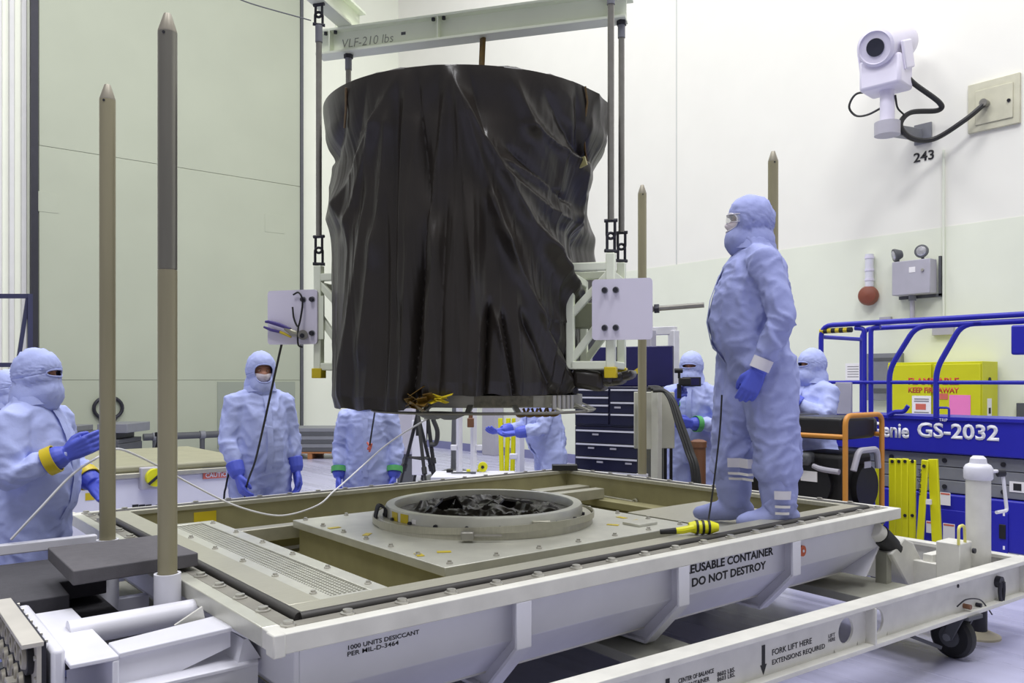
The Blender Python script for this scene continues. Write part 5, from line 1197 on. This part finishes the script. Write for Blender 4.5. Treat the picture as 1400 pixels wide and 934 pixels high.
for x in (.06, W-.06):
    for o_ in (-.06, -Dp+.06): part('castor', MB().cyl(bo(x-.02, .065, o_), bo(x+.02, .065, o_), .065, n=16), M_black, t)
part('castor_plate', MB().obox(bo(W/2, .128, -Dp/2), tcx, tcn, Z, W-.04, Dp-.04, .008), M_dark, t)
# ---------- grey panel cart and hoses
c = gp_(896, 7.25); t = thing('panel_cart', c, 'pale grey panel on black legs draped with thick black hoses', 'cart')
zt_, zb_ = CH-(536-HY)/FPX*7.25, CH-(614-HY)/FPX*7.25
part('back_panel', MB().obox(c+Z*(zt_+zb_)/2+FV*.06+RV*.0, RV, FV, Z, .36, .03, zt_-zb_), mat('putty_grey', S(186, 186, 172), .5), t, bevel=.006)
part('side_panel', MB().obox(c+Z*(zt_+zb_)/2-RV*.10-FV*.03, RV, FV, Z, .12, .03, zt_-zb_), MATS['putty_grey'], t, bevel=.006)
part('post', MB().beam(c+RV*.0-FV*.05, c+RV*.0-FV*.05+Z*(zt_+.03), .08, .06), mat('putty_light', S(206, 206, 194), .5), t, bevel=.006)
for k in (-.14, .06, .10, .15): part('leg', MB().cyl(c+RV*k+FV*.06, c+RV*k+FV*.06+Z*zb_, .014, n=8), M_black, t)
part('base_bar', MB().obox(c+Z*.03+FV*.02, RV, FV, Z, .4, .3, .06), M_black, t)
for k in range(3):
    o_ = RV*.018*k-FV*.02*k
    part('hose', MB().tube(spline([at_d(886, 530+2*k, 7.1)+o_, at_d(902, 531+2*k, 7.08)+o_, at_d(915, 545+2*k, 7.0)+o_, at_d(926, 580, 6.9)+o_, at_d(938, 615, 6.8)+o_, at_d(948, 655, 6.7)+o_, V(*gp_(952, 6.65, .03))+o_]), .018, 8), M_hose, t)
c = gp_(921, 9.0)
t = thing('door_frame_stand', gp_(900, 9.1), 'pale upright gantry frame behind the person with the video camera', 'frame')
zt_ = CH+(HY-452)/FPX*9.1
part('upright', MB().beam(gp_(921, 9.1), gp_(921, 9.1)+Z*zt_, .09, .09), mat('pale_frame', S(214, 214, 218), .5), t, bevel=.006); part('upright', MB().beam(gp_(888, 9.1), gp_(888, 9.1)+Z*zt_, .12, .09), M_lgrey, t, bevel=.006); part('upright', MB().beam(gp_(812, 9.6), gp_(812, 9.6)+Z*zt_, .09, .09), M_lgrey, t, bevel=.006)
part('lintel', MB().beam(gp_(811, 9.62)+Z*zt_, gp_(924, 9.1)+Z*zt_, .1, .09), MATS['pale_frame'], t, bevel=.006)
c = gp_(955, 7.05); t = thing('bollard', c, 'brown round bollard with flat cap before the camera worker', 'bollard')
zt_ = CH-(602-HY)/FPX*7.05
part('shaft', MB().cyl(c, c+Z*(zt_-.06), .062, n=24), M_brown, t); part('cap', MB().lathe([(0, 0), (.07, 0), (.07, .05), (.04, .065), (0, .07)], c+Z*(zt_-.06), n=24), M_brown, t)
# ---------- generator on its stand
GU, GV_ = 5.85, 3.22; GW, GL = .56, 1.0; zt_ = CH-(568-HY)/FPX*6.3; z0 = .50
t = thing('generator_stand', V(GU+GW/2, GV_+GL/2, 0), 'dark low cart under the generator', 'cart')
part('deck', MB().box(GU-.02, GU+GW+.02, GV_-.02, GV_+GL+.02, z0-.06, z0), M_dgrey, t, bevel=.006)
for x in (GU+.02, GU+GW-.06):
    for y in (GV_+.02, GV_+GL-.06): part('leg', MB().box(x, x+.04, y, y+.04, 0, z0-.06), M_dgrey, t)
t = thing('generator', V(GU+GW/2, GV_+GL/2, z0), 'portable generator with orange tube frame and black tank', 'generator')
for y in (GV_, GV_+GL):
    part('frame_hoop', MB().tube(rpoly([(GU, y, z0+.02), (GU, y, zt_), (GU+GW, y, zt_), (GU+GW, y, z0+.02)], .08), .02, 12), M_orange, t)
for x in (GU, GU+GW):
    for z in (z0+.03, zt_-.16): part('frame_rail', MB().cyl(V(x, GV_, z), V(x, GV_+GL, z), .018, n=12), M_orange, t)
tk = part('fuel_tank', MB().box(GU+.03, GU+GW-.02, GV_+.04, GV_+GL*.49, zt_-.19, zt_-.015), M_blackp, t, bevel=.03, seg=3)
part('fuel_tank', MB().box(GU+.0, GU+GW-.02, GV_+GL*.51, GV_+GL-.02, zt_-.19, zt_-.005), M_blackp, t, bevel=.03, seg=3)
part('tank_end', MB().box(GU+.05, GU+GW+.06, GV_+.05, GV_+.3, zt_-.17, zt_-.02), M_blackp, t, bevel=.05, seg=3)
part('fuel_cap', MB().tube(spline([V(GU+.12, GV_+.62, zt_-.02), V(GU+.12, GV_+.62, zt_+.04), V(GU+.12, GV_+.72, zt_+.04), V(GU+.12, GV_+.72, zt_-.02)]), .012, 8), M_orange, t)
pg = part('name_plate', MB().box(GU-.006, GU, GV_+.57, GV_+.90, zt_-.125, zt_-.04), M_black, t)
text('lettering', 'GP15000E', V(GU-.007, GV_+.88, zt_-.085), -Y, Z, .29, .038, M_orange, pg, .02); text('lettering', 'GENERATOR', V(GU-.007, GV_+.88, zt_-.115), -Y, Z, .2, .016, M_lettw, pg)
for a, b in ((0.0, 0),): part('plate_border', MB().box(GU-.0075, GU-.006, GV_+.575, GV_+.895, zt_-.050, zt_-.046).box(GU-.0075, GU-.006, GV_+.575, GV_+.895, zt_-.121, zt_-.118), M_orange, pg)
en = part('engine_block', MB().box(GU+.06, GU+GW-.05, GV_+.05, GV_+.48, z0+.02, zt_-.30), M_black, t, bevel=.04)
part('cooling_housing', MB().cyl(V(GU+.06, GV_+.30, z0+.27), V(GU+.02, GV_+.30, z0+.27), .17, n=28), M_blackp, en); part('recoil_cover', MB().cyl(V(GU+GW*.6, GV_+.05, z0+.25), V(GU+GW*.6, GV_+.0, z0+.25), .17, n=28), M_blackp, en)
part('air_filter', MB().obox(V(GU+.05, GV_+.40, zt_-.35), X, Y, Z, .14, .22, .10), M_dgrey, en, bevel=.03)
part('filter_knob', MB().ell(V(GU-.02, GV_+.46, zt_-.31), .03, .03, .02), M_ytape, en)
part('intake_pipe', MB().tube(spline([V(GU+.03, GV_+.28, zt_-.40), V(GU+.02, GV_+.20, zt_-.42), V(GU+.02, GV_+.06, zt_-.43)]), .022, 10), M_lgrey, en)
part('exhaust_shield', MB().tube(rpoly([(GU+.10, GV_-.01, zt_-.42), (GU+.16, GV_-.02, zt_-.27), (GU+GW-.12, GV_-.02, zt_-.27), (GU+GW-.08, GV_-.01, zt_-.42)], .05), .024, 10), M_lgrey, en)
part('rating_plate', MB().box(GU+.012, GU+.0199, GV_+.24, GV_+.38, z0+.29, z0+.37), M_paper, en)
part('spec_plate', MB().box(GU+GW*.5, GU+GW*.68, GV_-.004, GV_, z0+.40, z0+.45), M_lgrey, en)
part('alternator', MB().cyl(V(GU+GW/2, GV_+.5, z0+.24), V(GU+GW/2, GV_+.92, z0+.24), .2, n=28), M_black, t); part('base_tray', MB().box(GU, GU+GW, GV_, GV_+GL, z0, z0+.03), M_blackp, t)
# ---------- yellow expandable barrier
ub = 6.95; t = thing('expandable_barrier', at_u(1240, 700, ub)*1, 'yellow folded expandable barrier standing by the blue lift', 'barrier'); t.location.z = 0; ORG[t.name] = Vector(t.location)
for i, (px, wpx, yt) in enumerate(((1201, 9, 624), (1220, 9, 627), (1229, 8, 627), (1237.5, 8, 627), (1247.5, 8, 629))):
    p = at_u(px, yt, ub+.004*i); wd = wpx*7/1121*1.15
    o = part('slat', MB().box(ub, ub+.03, p.y-wd/2, p.y+wd/2, .02, p.z), M_yellow, t, bevel=.008)
    for yy in (631, 705): q = at_u(px, yy, ub); part('rivet', MB().cyl(q-X*.006, q+X*.004, .014, n=10), M_dark, o)
pa = at_u(1264, 628, ub); 
A0, A1 = at_u(1265, 629, ub-.03), at_u(1256, 770, ub-.03); A0b, A1b = at_u(1275, 629, ub), at_u(1284, 770, ub)
o = part('slat', MB().beam(A0, A1, .055, .025, X), M_yellow, t, bevel=.006); part('foot_panel', MB().prism([at_u(1268, 628, ub+.0), at_u(1281, 628, ub), at_u(1288, 770, ub), at_u(1275, 770, ub)], (.03, 0, 0)), M_yellow, t, bevel=.005)
dn = (A1-A0).normalized(); q = A0+dn*.36-X*.014-Y*-.012
text('lettering', 'Versa-Guard', A0+dn*.30-X*.0145+Y*.012, -dn, (-Y+dn*0).cross(V(0, 0, 0)) if False else Y*1.0, .22, .03, M_ink, o, .01)
part('rivet', MB().cyl(A0+dn*.05-X*.02, A0+dn*.05-X*.01, .014, n=10), M_dark, o)
q = at_u(1276, 690, ub-.02); part('latch', MB().obox(at_u(1267, 686, ub-.02), X, Y, Z, .03, .07, .04), M_paper, t)
# ---------- blue scissor lift
UL = 7.42; t = thing('scissor_lift', V(UL+.4, 3.2, 0), 'blue scissor lift with guard rails and white model number', 'scissor lift')
v1, v0 = at_u(1120, 500, UL).y, 1.75; LW = .82
zl = lambda px, py, off=0.: at_u(px, py, UL+off)
zd1, zd0 = zl(1300, 572).z, zl(1300, 621).z
part('platform_fascia', MB().box(UL, UL+LW, v0, v1, zd0, zd1), M_blue, t, bevel=.012)
part('platform_lip', MB().box(UL-.015, UL+.03, v0, v1, zd1-.02, zd1+.012), M_blue, t, bevel=.004)
def pz(px, py, off=0.): p = zl(px, py, off); return V(UL+off, p.y, p.z)
txt = 'Genie'; a, b = pz(1191, 597, -.003), pz(1243, 597, -.003); text('lettering', txt, V(a.x, a.y, a.z), -Y, Z, a.y-b.y, .14, M_lettw, t, .03)
a, b = pz(1254, 597, -.003), pz(1366, 602, -.003); text('lettering', 'GS-2032', V(a.x, a.y, a.z-.005), -Y, Z, a.y-b.y, .135, M_lettw, t, .03)
# scissor pack
zs0, zs1, zs2, zs3 = zl(1300, 622).z, zl(1300, 640).z, zl(1300, 658).z, zl(1300, 676).z
for i, (a, b) in enumerate(((zs1, zs0), (zs2, zs1), (zs3, zs2))):
    for off in (.05, LW-.13):
        o = part('scissor_arm', MB().box(UL+off, UL+off+.08, v0+.1, v1-.06, b and a+.004, b-.002), M_grey, t, bevel=.006)
        if off < .1:
            for k in range(5): part('pivot_pin', MB().cyl(V(UL+off-.012, v0+.5+k*.47+.1*(i % 2), (a+b)/2), V(UL+off+.01, v0+.5+k*.47+.1*(i % 2), (a+b)/2), .02, n=12), M_dark, o)
part('pack_core', MB().box(UL+.16, UL+LW-.16, v0+.15, v1-.1, zs3, zs0-.004), M_dgrey, t)
zc1 = zs3-.004
ch_ = part('chassis', MB().box(UL+.01, UL+LW-.01, v0, v1-.03, .16, zc1), M_blue, t, bevel=.015)
for (xa, xb, ya, yb) in ((1286, 1321, 700, 742), (1346, 1378, 702, 755)):
    A, B = zl(xa, yb), zl(xb, ya); part('chassis_door', MB().box(UL-.006, UL+.01, B.y, A.y, A.z, B.z), M_blue, ch_, bevel=.004)
p = zl(1371, 727); part('door_latch', MB().obox(V(UL-.008, p.y, p.z), X, Y, Z, .012, .05, .12), M_black, ch_, bevel=.004)
for yy in (703, 749): p = zl(1373, yy); part('latch_label', MB().obox(V(UL-.007, p.y, p.z), X, Y, Z, .004, .015, .03), M_lettw, ch_)
for (xa, xb, ya, yb) in ((1286, 1300, 674, 690), (1290, 1306, 717, 745), (1267, 1276, 713, 728)):
    A, B = zl(xa, yb), zl(xb, ya); d_ = part('decal', MB().box(UL-.010, UL-.006, B.y, A.y, A.z, B.z), M_paper, ch_); part('decal_bar', MB().box(UL-.0115, UL-.010, B.y+.005, A.y-.005, B.z-.02, B.z-.006), M_cred, d_)
A, B = zl(1377, 673), zl(1405, 661); part('warning_decal', MB().box(UL+.045, UL+.05, B.y, A.y, A.z, B.z), M_paper, t); part('warning_mark', MB().box(UL+.043, UL+.045, A.y-.09, A.y-.03, A.z+.015, B.z-.015), M_ink, t)
for yy in (v0+.35, v1-.4):
    for xx in (UL+.06, UL+LW-.14): part('wheel', MB().cyl(V(xx, yy, .165), V(xx+.08, yy, .165), .165, n=28), M_black, t)
# guard rails
rr_ = .024
zt_r, zm_r = zl(1200, 441).z, zl(1300, 523).z
for off in (0., LW-.03):
    x = UL+off
    part('top_rail', MB().tube(rpoly([(x, v1-.02, zd1), (x, v1-.02, zt_r), (x, v0+.02, zt_r), (x, v0+.02, zd1)], .12), rr_, 12), M_blue, t)
    part('mid_rail', MB().cyl(V(x, v1-.02, zm_r), V(x, v0+.02, zm_r), .017, n=12), M_blue, t)
    if off == 0.:
        for px in (1181, 1190): p = zl(px, 500); part('rail_post', MB().tube(rpoly([V(x+.01, p.y+(.09 if px < 1185 else -.09), zt_r-.04), V(x+.01, p.y, zt_r-.05), V(x+.01, p.y, zd1)], .07), .022, 12), M_blue, t)
        for pts in (((1252, 449), (1216, 505), (1216, 572)), ((1315, 447), (1280, 505), (1280, 572))):
            bp_ = [V(x, zl(*q).y, zl(*q).z) for q in pts]; bp_[0].z = zt_r-.055
            part('rail_brace', MB().tube(rpoly([V(x, bp_[0].y-.55, bp_[0].z)]+bp_, .1), .024, 12), M_blue, t)
    else:
        for vv in (v0+.7,): part('rail_post', MB().cyl(V(x, vv, zd1), V(x, vv, zt_r), .02, n=12), M_blue, t)
for vv in (v1-.02, v0+.02):
    part('end_rail', MB().cyl(V(UL, vv, zt_r-.11), V(UL+LW-.03, vv, zt_r-.11), .02, n=12), M_blue, t); part('end_rail', MB().cyl(V(UL, vv, zm_r), V(UL+LW-.03, vv, zm_r), .017, n=12), M_blue, t)
p = zl(1398, 465); part('control_box', MB().obox(V(UL-.03, p.y, p.z), X, Y, Z, .1, .12, .24), M_blue, t, bevel=.015)
a, b = zl(1124, 452, .03), zl(1167, 452, .03)
for k in range(8): 
    y = a.y+(b.y-a.y)*k/8; part('hazard_wrap', MB().cyl(V(UL, y, zt_r-.055), V(UL, a.y+(b.y-a.y)*(k+.95)/8, zt_r-.055), .026, n=10), M_black if k % 2 else M_ytape, t)
p = zl(1225, 566); part('pivot_hook', MB().tube(spline([V(UL-.02, p.y+.06, zd1+.01), V(UL-.02, p.y, zd1+.04), V(UL-.02, p.y-.08, zd1+.05), V(UL-.02, p.y-.12, zd1+.10)]), .02, 8), M_blue, t)
p = zl(1290, 563); part('rail_latch', MB().tube(rpoly([V(UL-.01, p.y+.04, zd1), V(UL-.01, p.y+.04, zd1+.09), V(UL-.01, p.y-.05, zd1+.09), V(UL-.01, p.y-.05, zd1)], .02), .010, 8), M_blue, t)
p = zl(1283, 574); text('lettering', 'TRIP', pz(1284, 576, -.018), -Y, Z, .07, .025, M_lettw, t)
a = zl(1150, 545, -.06); part('document_pouch', MB().box(UL-.06, UL-.03, a.y-.1, a.y+.06, a.z-.15, zm_r), M_lgrey, t, bevel=.006)
# hand-held video camera
c = at_d(933, 522, 7.42); t = thing('video_camera', c, 'small black video camera held up by the worker in green cuffs', 'camera')
part('camera_body', MB().obox(c+RV*.02, RV, FV, Z, .10, .09, .07), M_black, t, bevel=.01); part('flip_screen', MB().obox(c+RV*.09+FV*.03-Z*.0, RV, FV, Z, .17, .012, .085), M_dark, t, bevel=.004)
part('screen_image', MB().obox(c+RV*.09+FV*.022, RV, FV, Z, .13, .004, .06), M_navy2, t); part('microphone', MB().cyl(c-RV*.07+Z*.10, c+Z*.10, .022, n=12), M_black, t); part('mic_stalk', MB().cyl(c-RV*.03+Z*.03, c-RV*.03+Z*.10, .012, n=8), M_black, t)
part('hand_grip', MB().cyl(c-RV*.03-Z*.15, c-RV*.03-Z*.02, .02, n=12), M_black, t)
# overhead wires
rope('overhead_wire', [at_d(300, -18, 15.0), at_d(335, 2, 15.0), at_d(425, 28, 15.0)], .012, M_dgrey, 'thin grey wire crossing above the green door', 'wire')
